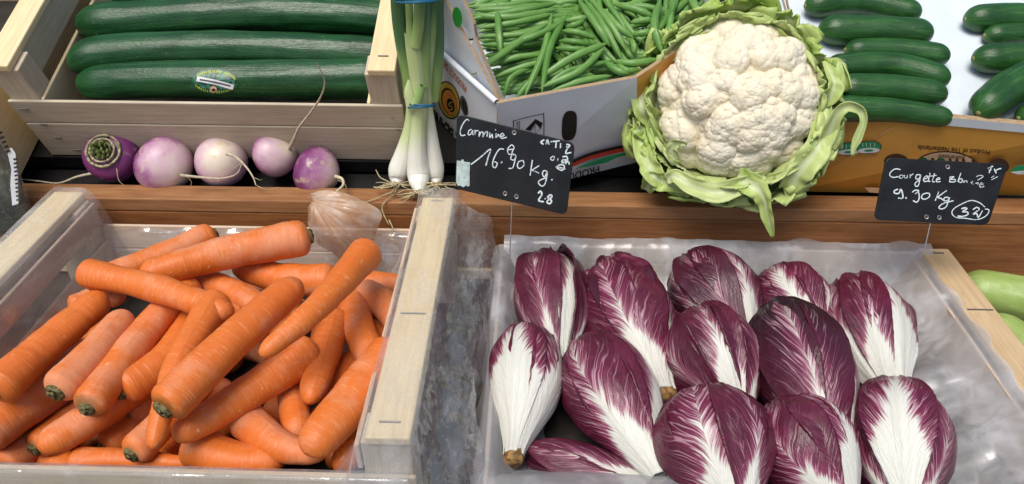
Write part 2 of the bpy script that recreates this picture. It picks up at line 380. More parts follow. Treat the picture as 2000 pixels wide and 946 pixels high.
M['bean_stem'] = m_plain('bean_stem', (.23,.25,.09), .6, .3, .1, 300)
g = G('turnip_skin'); uvs = g.sep(g.uv()); r = g.rnd(); o = g.addv(g.obj(), g.comb(g.ma('MULTIPLY',r,3.),r,0.))
n = g.noise(o, 34, 4, .55); n2 = g.noise(o, 75, 4, .6)
f = g.ma('ADD', uvs[1], g.ma('ADD', g.ma('MULTIPLY', g.ma('SUBTRACT',n,.5), .65), g.ma('MULTIPLY', g.ma('SUBTRACT',n2,.5), .25)))
f = g.ma('ADD', f, g.attr('pale'))
col = g.mix(g.ss(f,.26,.56), (.17,.035,.14), (.42,.19,.34)); col = g.mix(g.ss(f,.46,.74), col, (.62,.45,.49)); col = g.mix(g.ss(f,.72,1.0), col, (.74,.64,.52))
col = g.mix(g.ma('MULTIPLY', g.ss(g.noise(o,62,4,.65),.56,.68), .7), col, (.60,.50,.30))
fl = g.noise(g.scale(o,60,60,260),1.,3); col = g.mix(g.ma('MULTIPLY',g.ss(fl,.66,.76),.4), col, (.75,.68,.62))
M['turnip'] = g.fin(g.bsdf(col, .36, g.bump(n2,.12,.001), .45, .12, (1,.7,.6), .004))
M['root'] = m_plain('pale_root', (.62,.54,.38), .6, .3, .12, 200, .3)
M['root_fine'] = m_plain('fine_straw_root', (.55,.47,.27), .7, .3, .15, 200)
M['stub'] = m_plain('green_leaf_stub', (.16,.20,.055), .6, .3, .3, 180, .5)
M['stub_rim'] = m_plain('pale_crown_rim', (.46,.42,.24), .7, .3, .3, 260, .6)
g = G('spring_onion'); uvs = g.sep(g.uv()); u, vv = uvs[0], uvs[1]; o = g.obj(); cu = g.ma('COSINE', g.ma('MULTIPLY', u, 2*PI)); su = g.ma('SINE', g.ma('MULTIPLY', u, 2*PI))
st = g.noise(g.comb(g.ma('MULTIPLY',cu,6.),g.ma('MULTIPLY',su,6.),g.ma('MULTIPLY',vv,2.)),1.6,3,.5)
k = g.ma('ADD', g.attr('tone'), g.ma('MULTIPLY', g.ma('SUBTRACT',st,.5), .10))
col = g.mix(g.ss(k,.02,.20), (.80,.81,.72), (.56,.66,.32)); col = g.mix(g.ss(k,.25,.55), col, (.27,.42,.13)); col = g.mix(g.ss(k,.55,.85), col, (.06,.17,.065))
col = g.mix(g.ma('MULTIPLY',g.ss(st,.55,.7),.25), col, g.mix(.4,col,(.8,.85,.6)))
M['onion'] = g.fin(g.bsdf(col, .34, g.bump(st,.2,.0008), .45, .08, (.8,1,.5), .004))
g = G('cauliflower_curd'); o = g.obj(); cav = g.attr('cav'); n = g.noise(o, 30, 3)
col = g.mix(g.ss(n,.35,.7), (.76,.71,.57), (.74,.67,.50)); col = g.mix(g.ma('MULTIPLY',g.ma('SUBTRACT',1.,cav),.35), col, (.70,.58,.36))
grain = g.vor(o, 520.)
M['curd'] = g.fin(g.bsdf(col, .6, g.bump(g.ma('SUBTRACT',1.,grain), .32, .001), .3, .3, (1,.8,.5), .005))
g = G('cauliflower_leaf'); uvs = g.sep(g.uv()); u, vv = g.ma('ABSOLUTE', g.ma('SUBTRACT', g.ma('MULTIPLY',uvs[0],2.),1.)), uvs[1]; o = g.obj(); pale = g.attr('pale')
s_ = g.ma('SUBTRACT', vv, g.ma('MULTIPLY',u,.45)); vein = g.noise(g.comb(g.ma('MULTIPLY',s_,16.), g.ma('MULTIPLY',u,1.2), uvs[0]),1.,3,.55)
w = g.ma('SUBTRACT', .42, g.ma('MULTIPLY', vv, .34)); rib = g.ss(g.ma('ADD', g.ma('SUBTRACT', w, u), g.ma('MULTIPLY', g.ma('SUBTRACT',vein,.5), .5)), -.05, .12)
gr = g.mix(g.ss(g.noise(o,30,3),.35,.7), (.32,.49,.07), (.50,.63,.16)); gr = g.mix(pale, gr, (.60,.68,.30))
col = g.mix(g.ma('MULTIPLY',rib,g.mr(pale,0,1,.75,.45)), gr, (.72,.76,.54)); col = g.mix(g.ma('MULTIPLY',g.ss(vein,.6,.68),.45), col, (.72,.76,.50))
pr = g.bsdf(col, .42, g.bump(g.ma('ADD', vein, g.noise(o,90,3)),.35,.0012), .45)
tr = g.n('BsdfTranslucent', Color=g.mix(.5, col, (.55,.65,.15))).outputs[0]
M['cleaf'] = g.fin(g.mixs(.22, pr, tr))
def m_rad():
    g = G('radicchio_leaf'); uvs = g.sep(g.uv()); us = g.ma('SUBTRACT', g.ma('MULTIPLY',uvs[0],2.),1.); u = g.ma('ABSOLUTE',us); vv = uvs[1]
    r = g.rnd(); o = g.obj(); ribw, wtop, dark = g.attr('ribw'), g.attr('wtop'), g.attr('dark')
    side = g.ma('MULTIPLY', g.ma('SIGN',us), 3.7)
    x = g.ma('DIVIDE', vv, wtop); taper = g.ma('POWER', g.ma('MAXIMUM', g.ma('SUBTRACT',1.,x), 0.), 1.05)
    Wd = g.ma('MULTIPLY', g.ma('MULTIPLY',ribw,.78), taper); Wd = g.ma('ADD', Wd, g.ma('MULTIPLY', g.ma('SUBTRACT',1.,g.ss(g.ma('ADD',vv,g.ma('MULTIPLY',ribw,-.22)),-.04,.33)), .8))
    s_ = g.ma('SUBTRACT', vv, g.ma('MULTIPLY', g.ma('POWER',u,.85), .50))
    seed = g.ma('ADD', side, g.ma('MULTIPLY',r,40.))
    s_ = g.ma('ADD', s_, g.ma('MULTIPLY', g.ma('SUBTRACT', g.noise(g.comb(g.ma('MULTIPLY',us,2.), g.ma('MULTIPLY',vv,3.), seed),1.,2), .5), .10))
    n1 = g.noise(g.comb(g.ma('MULTIPLY',s_,44.), g.ma('MULTIPLY',u,1.4), seed), 1., 2, .55)
    n2 = g.noise(g.comb(g.ma('MULTIPLY',s_,15.), g.ma('MULTIPLY',u,1.0), g.ma('ADD',seed,7.)), 1., 2, .5)
    amp = g.ma('ADD', .42, g.ma('MULTIPLY', vv, .45))
    e = g.ma('ADD', g.ma('SUBTRACT', Wd, u), g.ma('MULTIPLY', amp, g.ma('ADD', g.ma('MULTIPLY',g.ma('SUBTRACT',n1,.54),1.0), g.ma('MULTIPLY',g.ma('SUBTRACT',n2,.52),1.0))))
    far = g.ma('SUBTRACT', Wd, u)
    e = g.ma('ADD', e, g.ma('MULTIPLY', g.ma('SUBTRACT', g.noise(o,260,2), .5), .07))
    white = g.ss(e, -.10, .16)
    pinkz = g.ss(e, -.45, .10)
    mar = g.mix(g.ss(g.noise(o,26,4),.35,.7), (.105,.010,.032), (.066,.006,.020)); mar = g.mix(g.ss(g.noise(o,150,3),.5,.75), mar, (.13,.018,.045))
    mar = g.mix(dark, mar, (.020,.006,.012))
    mar = g.mix(g.ma('MULTIPLY',pinkz,.5), mar, (.34,.055,.14))
    hair = g.noise(g.comb(g.ma('MULTIPLY',s_,21.), g.ma('MULTIPLY',u,1.1), g.ma('ADD',seed,3.)), 1., 1, .5)
    ridge = g.ma('SUBTRACT', 1., g.ss(g.ma('ABSOLUTE', g.ma('SUBTRACT', hair, .5)), .0, g.mr(far,-.9,0.,.018,.055)))
    thin = g.ma('MULTIPLY', ridge, g.ma('MULTIPLY', g.ss(far,-.85,-.1), .55)); mar = g.mix(thin, mar, (.66,.42,.48))
    wc = g.mix(g.ss(g.noise(g.comb(g.ma('MULTIPLY',us,14.),g.ma('MULTIPLY',vv,2.),r),1.,3),.4,.7), (.65,.65,.585), (.59,.60,.52))
    wc = g.mix(g.ma('MULTIPLY', g.ss(g.noise(g.comb(g.ma('MULTIPLY',us,8.),g.ma('MULTIPLY',vv,2.),seed),1.,2),.58,.75), .3), wc, (.74,.50,.60))
    col = g.mix(white, mar, wc)
    ve = g.ma('ADD', g.ma('MULTIPLY',n1,.6), g.ma('ADD', g.ma('MULTIPLY',hair,.3), g.ma('MULTIPLY', g.noise(g.comb(g.ma('MULTIPLY',us,18.),g.ma('MULTIPLY',vv,2.5),seed),1.,3), .4)))
    return g.fin(g.bsdf(col, g.mr(white,0,1,.36,.42), g.bump(g.ma('ADD',ve,g.ma('MULTIPLY',g.noise(o,70,3),.6)),.6,.002), .5, .10, (1,.6,.6), .003))
M['rad'] = m_rad()
M['radcut'] = m_plain('brown_cut_base', (.40,.23,.085), .75, .2, .3, 200, .6)
g = G('papery_skin'); uvs = g.sep(g.uv()); st = g.noise(g.comb(g.ma('MULTIPLY',uvs[0],26.), g.ma('MULTIPLY',uvs[1],2.), 0.),1.4,4,.6); o = g.obj()
col = g.mix(g.ss(st,.4,.68), (.80,.56,.38), (.60,.36,.21)); col = g.mix(g.ss(g.noise(o,42,3),.45,.65), col, (.80,.67,.56)); col = g.mix(g.ma('MULTIPLY',g.ss(g.noise(g.addv(o,(1.,2.,.4)),36,3),.62,.70),.7), col, (.42,.09,.07))
pr = g.bsdf(col, .22, g.bump(g.ma('ADD',st,g.noise(o,60,3)),.4,.0015), .7, coat=.6); tr = g.n('BsdfTranslucent', Color=col).outputs[0]; tp = g.n('BsdfTransparent').outputs[0]
M['skin'] = g.fin(g.mixs(.22, g.mixs(.30, pr, tr), tp))
def m_film(name, base, edge, haze, rough, bst, col=(.86,.87,.88), st=(1,1,1), ln=.26):
    g = G(name); o = g.obj(); v = g.scale(o,*st); w = g.noise(v, 26, 3, .5, .8); w2 = g.noise(v, 75, 3, .55, 1.2); fold = g.noise(g.addv(v,(3.,2.,1.)), 16, 2, .5, 1.0)
    cre = g.ma('ABSOLUTE', g.ma('SUBTRACT', fold, .5)); cre2 = g.ma('ABSOLUTE', g.ma('SUBTRACT', w2, .5))
    h = g.ma('ADD', g.ma('ADD', g.ma('MULTIPLY',w,.6), g.ma('MULTIPLY',cre2,.35)), g.ma('MULTIPLY', g.ss(cre,0.,.14), .45)); b = g.bump(h, bst, .004)
    lw = g.n('LayerWeight', Blend=.35); g.set(lw.inputs['Normal'], b); fac = g.ma('POWER', lw.outputs['Facing'], 2.4)
    gl = g.n('BsdfGlossy', Roughness=rough, Color=(1,1,1)); g.set(gl.inputs['Normal'], b)
    df = g.n('BsdfDiffuse', Color=col); tl = g.n('BsdfTranslucent', Color=col); hz = g.mixs(.5, df.outputs[0], tl.outputs[0])
    tp = g.n('BsdfTransparent', Color=(.985,.985,.985)).outputs[0]
    cl = g.ss(g.ma('ADD', w, g.ma('MULTIPLY',w2,.4)), .62, .95)
    line = g.ma('SUBTRACT', 1., g.ss(cre2, .0, .016))  # thin white crease lines, painted in as glints on the film
    sh = g.mixs(g.ma('ADD', g.ma('ADD', haze, g.ma('MULTIPLY',line,ln)), g.ma('ADD', g.ma('MULTIPLY', fac, edge*.6), g.ma('MULTIPLY', cl, haze*1.2)), clamp=True), tp, hz)
    sh = g.mixs(g.ma('ADD', base, g.ma('MULTIPLY', fac, edge), clamp=True), sh, gl.outputs[0])
    return g.fin(sh)
M['film'] = m_film('clear_crinkled_film', .10, .26, .17, .10, .25, st=(1,.55,1), ln=.12)
M['film_milky'] = m_film('milky_soft_film', .06, .16, .46, .26, .30, (.78,.785,.80), st=(.5,.5,.5), ln=0.)
M['bagfilm'] = m_film('bag_film', .08, .3, .08, .14, .5)
M['bag_green'] = m_plain('greyish_green_contents', (.16,.19,.11), .5, .4, .35, 40, .4)

# ============================================================ SETTING
V, Fc, uv = box(FR_F, -1.6, 1.6, -.6, .72, FLOOR-.03, FLOOR-.004); struct(link('stand_surface', V, Fc, M['floor'], uv=uv, smooth=False))
V, Fc, uv = box(FR_U, -1.6, 1.6, .049, 1.6, -.02, 0.0); struct(link('shelf_surface', V, Fc, M['shelf'], uv=uv, smooth=False))
V, Fc, uv = box(FR_U, -1.6, 1.6, -.004, .0485, -.05, -.024); struct(link('shelf_gutter', V, Fc, M['shelf'], uv=uv, smooth=False))
rail = thing('wooden_rail', (0,.736,-.13), 'brown varnished wooden rail running across between the raised black shelf and the lower crates', 'rail')
board('face_board', FR_F, (-1.2,1.2,.7205,.7345,-.114,-.0395), M['rail'], rail, .0015)
board('top_board', FR_F, (-1.2,1.2,.720,.752,-.039,-.022), M['rail_top'], rail, .0015)
board('bottom_strip', FR_F, (-1.2,1.2,.716,.734,-.128,-.1145), M['poplar'], rail, .001)

# ============================================================ CRATES
def staple(fr, parent, x, y, z, L, ax):
    P = np.array([[x-(L/2 if ax==0 else 0), y-(L/2 if ax==1 else 0), z], [x+(L/2 if ax==0 else 0), y+(L/2 if ax==1 else 0), z]])
    V, Fc, uv = tube(fr(np.linspace(P[0],P[1],4)), .0009, 6); link('staple', V, Fc, M['staple'], parent)
def crate(name, fr, x0, x1, y0, y1, z0, hb, ht, bw, label, front='poplar_front', inner='poplar_pink', bar='poplar', split=.62, slot=None, staples=(), bars=(0,1)):
    c = thing(name, fr(np.array([(x0+x1)/2, (y0+y1)/2, z0])), label, 'crate')
    zs = z0+(hb-z0)*split; e = .004
    for nm, ya, yb in (('front_board', y0, y0+e), ('rear_board', y1-e, y1)):
        board(nm, fr, (x0, x1, ya, yb, z0, zs-.0006), M[front] if nm=='front_board' else M[inner], c)
        board(nm, fr, (x0-.001, x1+.001, ya+.0006, yb+.0006, zs+.0006, hb), M[front] if nm=='front_board' else M[inner], c)
    board('base_board', fr, (x0+.001, x1-.001, y0+e+.001, y1-e-.001, z0, z0+.004), M['floor'], c)  # near-black base: shade at the crate bottom painted as colour
    for k, (s, xa) in enumerate(((1, x0), (-1, x1))):
        X = lambda a, b: (min(xa+s*a, xa+s*b), max(xa+s*a, xa+s*b))
        pa = X(bw+.006, bw+.010) if k in bars else X(.001, .005)
        if slot:
            board('end_board', fr, (*pa, y0+e+.001, y1-e-.001, z0+.004, slot[0]), M[inner], c)
            board('end_board', fr, (*pa, y0+e+.001, y1-e-.001, slot[1], hb if not k in bars else ht-.012), M[inner], c)
        else:
            board('end_board', fr, (*pa, y0+e+.001, y1-e-.001, z0+.004, hb), M[inner], c)
        if k in bars:
            for (ya, yb) in ((y0+e+.001, y0+e+.031), (y1-e-.031, y1-e-.001)):
                board('corner_block', fr, (*X(.001, bw+.005), ya, yb, z0+.004, ht-.009), M[front], c, .0015)
            board('end_board', fr, (*X(.004, bw-.004), y0+e+.033, y1-e-.033, hb+.004, ht-.009), M['poplar_front'], c)
            if not slot: board('end_board', fr, (*X(.001, .005), y0+e+.033, y1-e-.033, z0+.004, hb-.006), M[inner], c)
            board('top_bar', fr, (*X(0, bw), y0+.002, y1-.002, ht-.0085, ht), M[bar], c, .0015)
    for a in staples: staple(fr, c, *a)
    return c
fz = .0646
cuc_crate = crate('vegetable_crate', FR_U, -.597, -.147, .0515, .37, 0.001, .0955, .1485, .030, 'wooden crate of long cucumbers behind the row of turnips', inner='poplar',
    staples=[(-.585,.0512,.084,.010,0), (-.576,.0512,.058,.009,0), (-.572,.0512,.035,.009,0), (-.56,.0512,.012,.009,0), (-.160,.0512,.078,.004,0),(-.156,.0512,.058,.004,0),(-.153,.0512,.035,.004,0), (-.162,.075,.1490,.011,0)])
car_crate = crate('vegetable_crate', FR_F, -.535, -.0855, .358, .70, FLOOR, -.044, 0.0, .034, 'pale wooden crate filled with carrots, lined with clear crinkled film', front='poplar_front', slot=(-.062,-.040),
    staples=[(-.103,.375,.0006,.016,0), (-.103,.50,.0006,.022,0), (-.103,.69,.0006,.012,0)])
rad_crate = crate('vegetable_crate', FR_F, -.036, .483, .33, .712, FLOOR, -.072, -.066, .034, 'shallow wooden crate holding the red radicchio heads in a milky plastic liner', inner='poplar_pink', bar='bar_stained', bars=(1,),
    staples=[(.466,.700,-.0655,.014,0), (.466,.600,-.0655,.026,0), (.468,.50,-.0655,.02,0)])
nb = crate('vegetable_crate', FR_U, -1.0, -.628, .018, .34, .001, .105, .1485, .012, 'plywood crate at the far left edge, beside the cucumber crate', inner='poplar', front='poplar', bars=())
board('end_board', FR_U, (-.628,-.622,.018,.34,.002,.112), M['poplar'], nb)

# courgette tray at the far right
tray = thing('grey_tray', (.62,.6,FLOOR), 'grey weathered wooden tray under the pale green courgettes at the right edge', 'tray')
for i, (a, b) in enumerate(((.40,.478),(.482,.56),(.564,.642),(.646,.708))): board('slat', FR_F, (.488,.9,a,b,FLOOR,FLOOR+.006), M['grey_wood'], tray)

# ------------------------------------------------------------ cardboard boxes
def plate(name, q, th, mat, parent, bevw=.0008, flip=False):
    """thick cardboard panel from four corner points; thickness goes away from the first face"""
    q = np.asarray(q, float); n = nrm(np.cross(q[1]-q[0], q[-1]-q[0])); n = n if n@(CAM-q[0]) > 0 else -n
    V, Fc = flatpoly(q, n, th); o = link(name, V, Fc, mat, parent, smooth=False); o.data.materials.append(M['card_edge'])
    for p in o.data.polygons[2:]: p.material_index = 1
    return o
bx = thing('bean_box', U(1130,250,0), 'white cardboard box heaped with green beans, upside down print', 'box')
A_t = U(972,202,.15); B_t = U(1244,151.5,.15); A_b = U(972,385,.0008); B_b = U(1244,317,.0008)
plate('front_panel', [A_b, B_b, B_t, A_t], .004, M['card_white'], bx)
fp = Plane(A_t, np.cross(B_t-A_t, A_b-A_t))
# outer left wall with thick white lip, and a taller inner flap behind it
wd = FR_U(np.array([math.cos(math.radians(127)), math.sin(math.radians(127)), 0.0]))-O_U; wn_ = nrm(np.cross(wd, NU)); wn_ = wn_ if wn_[0] > 0 else -wn_
L_t = hit(830,74, A_t, wn_); L_b = L_t - NU*(loc_u(L_t)[2]-.001); A_b2 = A_t - NU*.149
L_e = L_t+wd*.14; L_f = L_e-NU*(loc_u(L_e)[2]-.001)
plate('side_panel', [L_f, A_b2, A_t, L_t, L_e], .004, M['card_white'], bx, flip=True)
lp = Plane(A_t, wn_)
V, Fc, uv = tube(np.array([A_t*.985+L_t*.015, L_t]), .0032, 10); link('side_lip', V, Fc, M['card_white'], bx)
f0 = A_t+wn_*.007; Fa = hit(972,197, f0, wn_); Fb = hit(855,-28, f0, wn_)
Fe = Fb+wd*.19; Fe = Fe-NU*(loc_u(Fe)[2]-.20)
plate('inner_flap', [Fe-NU*.19, Fa-NU*.06, Fa, Fb, Fe], .003, M['card_white'], bx, flip=True)
f1 = A_t+wn_*.0105
plate('inner_flap', [hit(985,205,f1,wn_), hit(977,197,f1,wn_), hit(926,72,f1,wn_), hit(910,90,f1,wn_)-NU*.02], .003, M['card_white'], bx, flip=True)
plate('inner_flap', [hit(930,80,f1+wn_*.003,wn_), hit(925,48,f1+wn_*.003,wn_), hit(888,-32,f1+wn_*.003,wn_), hit(880,-20,f1+wn_*.003,wn_)-NU*.03], .003, M['card_white'], bx, flip=True)
ip = Plane(Fa, wn_)
ip.ell((893,34), 9, 20, 'round_sticker', M['dot'], bx, .0012, rot=-.12)
R_t1 = U(1412,40,.15); R_t2 = U(1340,-110,.15)
plate('side_panel', [R_t1, R_t2, R_t2-NU*.14, R_t1-NU*.14], .004, M['card_white'], bx, flip=True)
plate('rear_panel', [R_t2, Fe-NU*.05, Fe-NU*.19, R_t2-NU*.14], .004, M['card_white'], bx)
plate('front_panel', [B_b, R_t1-NU*.149, R_t1, B_t], .004, M['card_orange'], bx)
plate('base_panel', [A_b+NU*.003+VU*.01, B_b+NU*.003, R_t2-NU*.14, Fe-NU*.195], .003, M['card_white'], bx)
# front print
fp.poly([(1112+14.5*math.copysign(abs(math.cos(t))**.75,math.cos(t))-3*math.sin(t), 246+29*math.copysign(abs(math.sin(t))**.62,math.sin(t))) for t in np.linspace(0,2*PI,40,endpoint=False)], 'hand_hole', M['hole'], bx, .0006)
fp.poly([(1101,262),(1108,256),(1116,262),(1110,274),(1102,272)], 'hand_hole', M['ink_black'], bx, .0009)
mb = MB()
fp.stroke(mb, [(1003,300),(1003,242),(1006,236),(1056,224),(1062,228),(1062,285)], 1.6, n=30)
for a in ((1010,238,1010,262),(1014,237,1014,261)): fp.stroke(mb, [a[:2],a[2:]], 1.6, n=4)
mb.obj('printed_frame', M['ink_black'], bx)
fp.poly([(1026,254),(1046,233),(1060,241),(1056,252),(1046,241),(1036,256)], 'printed_emblem', M['ink_black'], bx)
mb = MB()
for q in ([(1045,243),(1045,270)],[(1045,262),(1058,250)],[(1034,262),(1045,246)]): fp.stroke(mb, q, 1.0, n=4)
mb.obj('printed_emblem', M['ink_dim'], bx)
def bandp(y0, y1, col, pts):
    top = cr([(x, y+y0) for x,y in pts], 20); bot = cr([(x, y+y1) for x,y in pts], 20)[::-1]
    fp.poly(np.vstack([top, bot]).tolist(), 'printed_stripe', col, bx, .0005)
base = [(1112,316),(1150,300),(1200,287),(1243,279)]
bandp(0,6,M['ink_black'],base); bandp(6.5,13,M['ink_red'],base)
fp.poly([(1124,330),(1150,318),(1200,303),(1243,294),(1243,298),(1205,308),(1185,318),(1165,322)], 'printed_stripe', M['ink_green'], bx, .0005)
fp.text('PRODUCE', (1171,324), (-1,.27), (.06,1), 13, 'printed_lettering', M['ink_black'], bx, bold=.02)
# left print
lp.text('PRODUCE OF', (911,170), (-43,-50), (-.05,1), 12.5, 'printed_lettering', M['ink_redorange'], bx, width=68, bold=.02)
lp.text('FINE BEANS', (917,288), (-44,-46), (-.10,1), 25, 'printed_lettering', M['ink_black'], bx, width=104, bold=.03)
lp.ell((876,196), 21, 38, 'printed_badge', M['ink_black'], bx, .0005, rot=-.25)
lp.ell((876,196), 19, 35, 'printed_badge', M['ink_yellow'], bx, .0008, rot=-.25)
lp.ell((877,199), 14.5, 28, 'printed_badge', M['ink_black'], bx, .0011, rot=-.25)
lp.ell((878,201), 13, 25, 'printed_badge', M['ink_orange'], bx, .0014, rot=-.25)
lp.ell((880,206), 7, 14, 'printed_badge', M['ink_black'], bx, .0017, rot=-.25)
mb = MB(); lp.stroke(mb, [(884,200),(878,202),(877,207),(883,209),(882,215),(876,214)], 2, .0020); mb.obj('printed_badge', M['ink_yellow'], bx)
mb = MB()
for i in range(9):
    t = -2.6+i*.42; cx, cy_ = 876+16.7*math.cos(t)-3*math.sin(t), 196+31*math.sin(t)
    lp.stroke(mb, [(cx-1.5,cy_-2),(cx+1.5,cy_+2)], 1.6, .0010, n=3)
mb.obj('printed_badge', M['ink_brown'], bx)
lp.ell((906,207), 6.5, 20, 'hand_hole', M['ink_dim'], bx, .0006, rot=-.22); lp.ell((907,209), 4.4, 16, 'hand_hole', M['hole'], bx, .0009, rot=-.22)
mb = MB()
for i in range(6): lp.stroke(mb, [(868+i*4,232+i*4.6),(870.5+i*4,235+i*4.6)], 1.6, .0006, n=3)
mb.obj('printed_small_line', M['ink_dim'], bx)

ob = thing('cucumber_box', U(1780,370,0), 'ochre cardboard box of small cucumbers on white paper', 'box')
a_t = U(1560,219,.120); b_t = U(2080,267,.120); a_b = U(1543,374,.0008); b_b = U(2080,384,.0008)
plate('front_panel', [a_b, b_b, b_t, a_t], .003, M['card_orange'], ob)
op = Plane(a_t, np.cross(b_t-a_t, a_b-a_t))
# white rim: folded-over top edge of the front panel
rim_o = [op.px(1560,219,.0016), op.px(2080,267,.0016), op.px(2080,251,.0016), op.px(1560,203,.0016)]
plate('front_rim', rim_o, .0065, M['card_white'], ob)
l_b = U(1528,-40,.118)
plate('side_panel', [a_t+NU*.01, l_b, l_b-NU*.11, a_t-NU*.11], .003, M['card_white'], ob)
fl = [U(1552,80,.122), U(1529,-20,.124), U(1452,-20,.100)-NU*.0, U(1476,78,.072)]
plate('side_flap', fl, .003, M['card_white'], ob)
flp = Plane(fl[0], np.cross(fl[1]-fl[0], fl[3]-fl[0]))
flp.ell((1504,40), 7, 16, 'hand_hole', M['hole_brown'], ob, .0008, rot=.12)
flp.ell((1516,61), 7, 7, 'printed_slice', M['ink_orange'], ob, .0008)
flp.poly([(1517,56),(1522,44),(1521,57)], 'printed_slice', M['ink_green'], ob, .0008)
flp.poly([(1460,20),(1480,35),(1486,56),(1470,70),(1455,60)], 'printed_corner', M['card_orange'], ob, .0008)
for dx in (0,6): 
    V, Fc, uv = tube(np.array([U(1552+dx*.7,78,.124), U(1524+dx*1.3,-20,.126)]), .0009, 6); link('side_fold', V, Fc, M['card_edge'], ob)
op.text('Product of The Netherlands', (1935,294), (-142,-10), (-.12,1), 9.6, 'printed_lettering', M['ink_brown'], ob, width=142, bold=.01)
op.ell((1851,325), 62, 29, 'printed_badge', M['ink_brown'], ob, .0005, rot=.06); op.ell((1851,325.5), 59, 26.5, 'printed_badge', M['ink_pink'], ob, .0008, rot=.06)
op.text('guaranteed', (1885,305.5), (-51,-3.5), (-.1,1), 8.6, 'printed_lettering', M['ink_brown'], ob, .0012, width=51)
for k,x in enumerate((1803,1822,1838,1856,1869,1882,1901)):
    (op.ell((x,313+k*.5), 8 if k in (0,2) else 3, 5, 'printed_picture', M['ink_green_dark'] if k in (0,2) else M['ink_brown'], ob, .0012))
op.ell((1751,316), 24, 15, 'hand_hole', M['hole_brown'], ob, .0006, rot=.05); op.ell((1951,325), 20, 15, 'hand_hole', M['hole_brown'], ob, .0006, rot=.05)
for i,(x,y) in enumerate(((1620,288),(1658,293),(1697,290))):
    op.ell((x,y-2), 25, 12.5, 'printed_slice', M['ink_brown'], ob, .0005+i*.0008, rot=-.05); op.ell((x,y-2), 23.6, 11.2, 'printed_slice', M['ink_green'], ob, .0007+i*.0008, rot=-.05)
    op.ell((x,y+4.5), 21, 5, 'printed_slice', M['ink_white'], ob, .0009+i*.0008, rot=-.05); op.ell((x,y+4.5), 9, 2.2, 'printed_slice', M['ink_green'], ob, .0011+i*.0008, rot=-.05)
    mb = MB()
    for q in (-12,-5,3,11): op.stroke(mb, [(x+q,y-10),(x+q,y-3)], 1.2, .0011+i*.0008, n=3)
    mb.obj('printed_slice', M['ink_white'], ob)
op.poly([(1972,334),(1985,325),(2030,318),(2030,340),(1985,341)], 'printed_slice', M['ink_green'], ob, .0005); op.poly([(1975,337),(2030,331),(2030,341),(1988,341)], 'printed_slice', M['ink_white'], ob, .0008)
op.poly([(1738,249.5),(1748,250.5),(1704,277),(1694,278)], 'tape_strip', m_plain('clear_tape', (.60,.30,.08), .25, .5), ob, .0004)
mb = MB(); op.stroke(mb, [(1690,282),(1660,303),(1600,340)], 2.5, .0004); mb.obj('crease', m_plain('worn_card', (.55,.27,.07), .5, .3), ob)
op.poly([(1689,367),(1720,368),(1722,378),(1697,376)], 'torn_label', M['ink_pink'], ob, .0008)

ps = thing('paper_sheet', U(1760,130,.112), 'white paper sheet under the small cucumbers in the ochre box', 'paper')
c0 = [U(1556,222,.110), U(2120,262,.110), U(2150,-60,.113), U(1528,-60,.113)]
def fn(u, v):
    P = (np.asarray(c0[0])*(1-u)[...,None]+np.asarray(c0[1])*u[...,None])*(1-v)[...,None]+(np.asarray(c0[3])*(1-u)[...,None]+np.asarray(c0[2])*u[...,None])*v[...,None]
    return P + NU*(.0025*nz(np.stack([u*7,v*7,u*0],-1),3)+.0012*nz(np.stack([u*20,v*9,u*0],-1),4))[...,None]
V, Fc, uv = grid(60, 40, fn); solid(link('sheet', V, Fc, M['paper'], ps, uv=uv), .0006)

# ------------------------------------------------------------ price signs
def sign(corners, org, zf, Y, ny, strokes, groms, rod, label, tape=None):
    p0 = W(*corners[0], Y); pl = Plane(p0, ny)
    base = pl.px(*rod[1], -.002)
    t = thing('price_sign', base, label, 'price sign')
    q = np.array(corners, float); r = .09; pts = []
    for i in range(4):
        a, b, c = q[i-1], q[i], q[(i+1)%4]; la = 14/np.linalg.norm(a-b); lc = 14/np.linalg.norm(c-b)
        for k in np.linspace(0,1,7): pts.append((1-k)**2*(b+(a-b)*la)+2*k*(1-k)*b+k*k*(b+(c-b)*lc))
    V, Fc = flatpoly([pl.px(x,y,0) for x,y in pts], pl.n, .0022); bev(link('board', V, Fc, M['slate'], t, smooth=False), .0006)
    mb = MB()
    for s in strokes:
        w = 2.0
        if isinstance(s[0], (int,float)): w, s = s[0], s[1]
        pl.stroke(mb, [(org[0]+x/zf, org[1]+y/zf) for x,y in s], w)
    mb.obj('chalk_writing', M['chalk'], t)
    for x, y in groms:
        c = (org[0]+x/zf, org[1]+y/zf); a = np.linspace(0,2*PI,20)
        ring = np.array([pl.px(c[0]+3.4*math.cos(k), c[1]+3.8*math.sin(k), .0006) for k in a])
        V, Fc, uv = tube(ring, .0007, 8); link('grommet', V, Fc, M['metal'], t); pl.ell(c, 2.6, 3, 'grommet_hole', M['hole_brown'], t, .0004, .0003)
    if tape: pl.poly([(org[0]+x/zf, org[1]+y/zf) for x,y in tape], 'tape_patch', M['tape'], t, .0006)
    a, b = pl.px(*rod[0], -.0035), pl.px(*rod[1], -.0035)
    V, Fc, uv = tube(np.array([a, b, b+(b-a)*.5]), .0006, 8); link('rod', V, Fc, M['metal'], t)
    return t
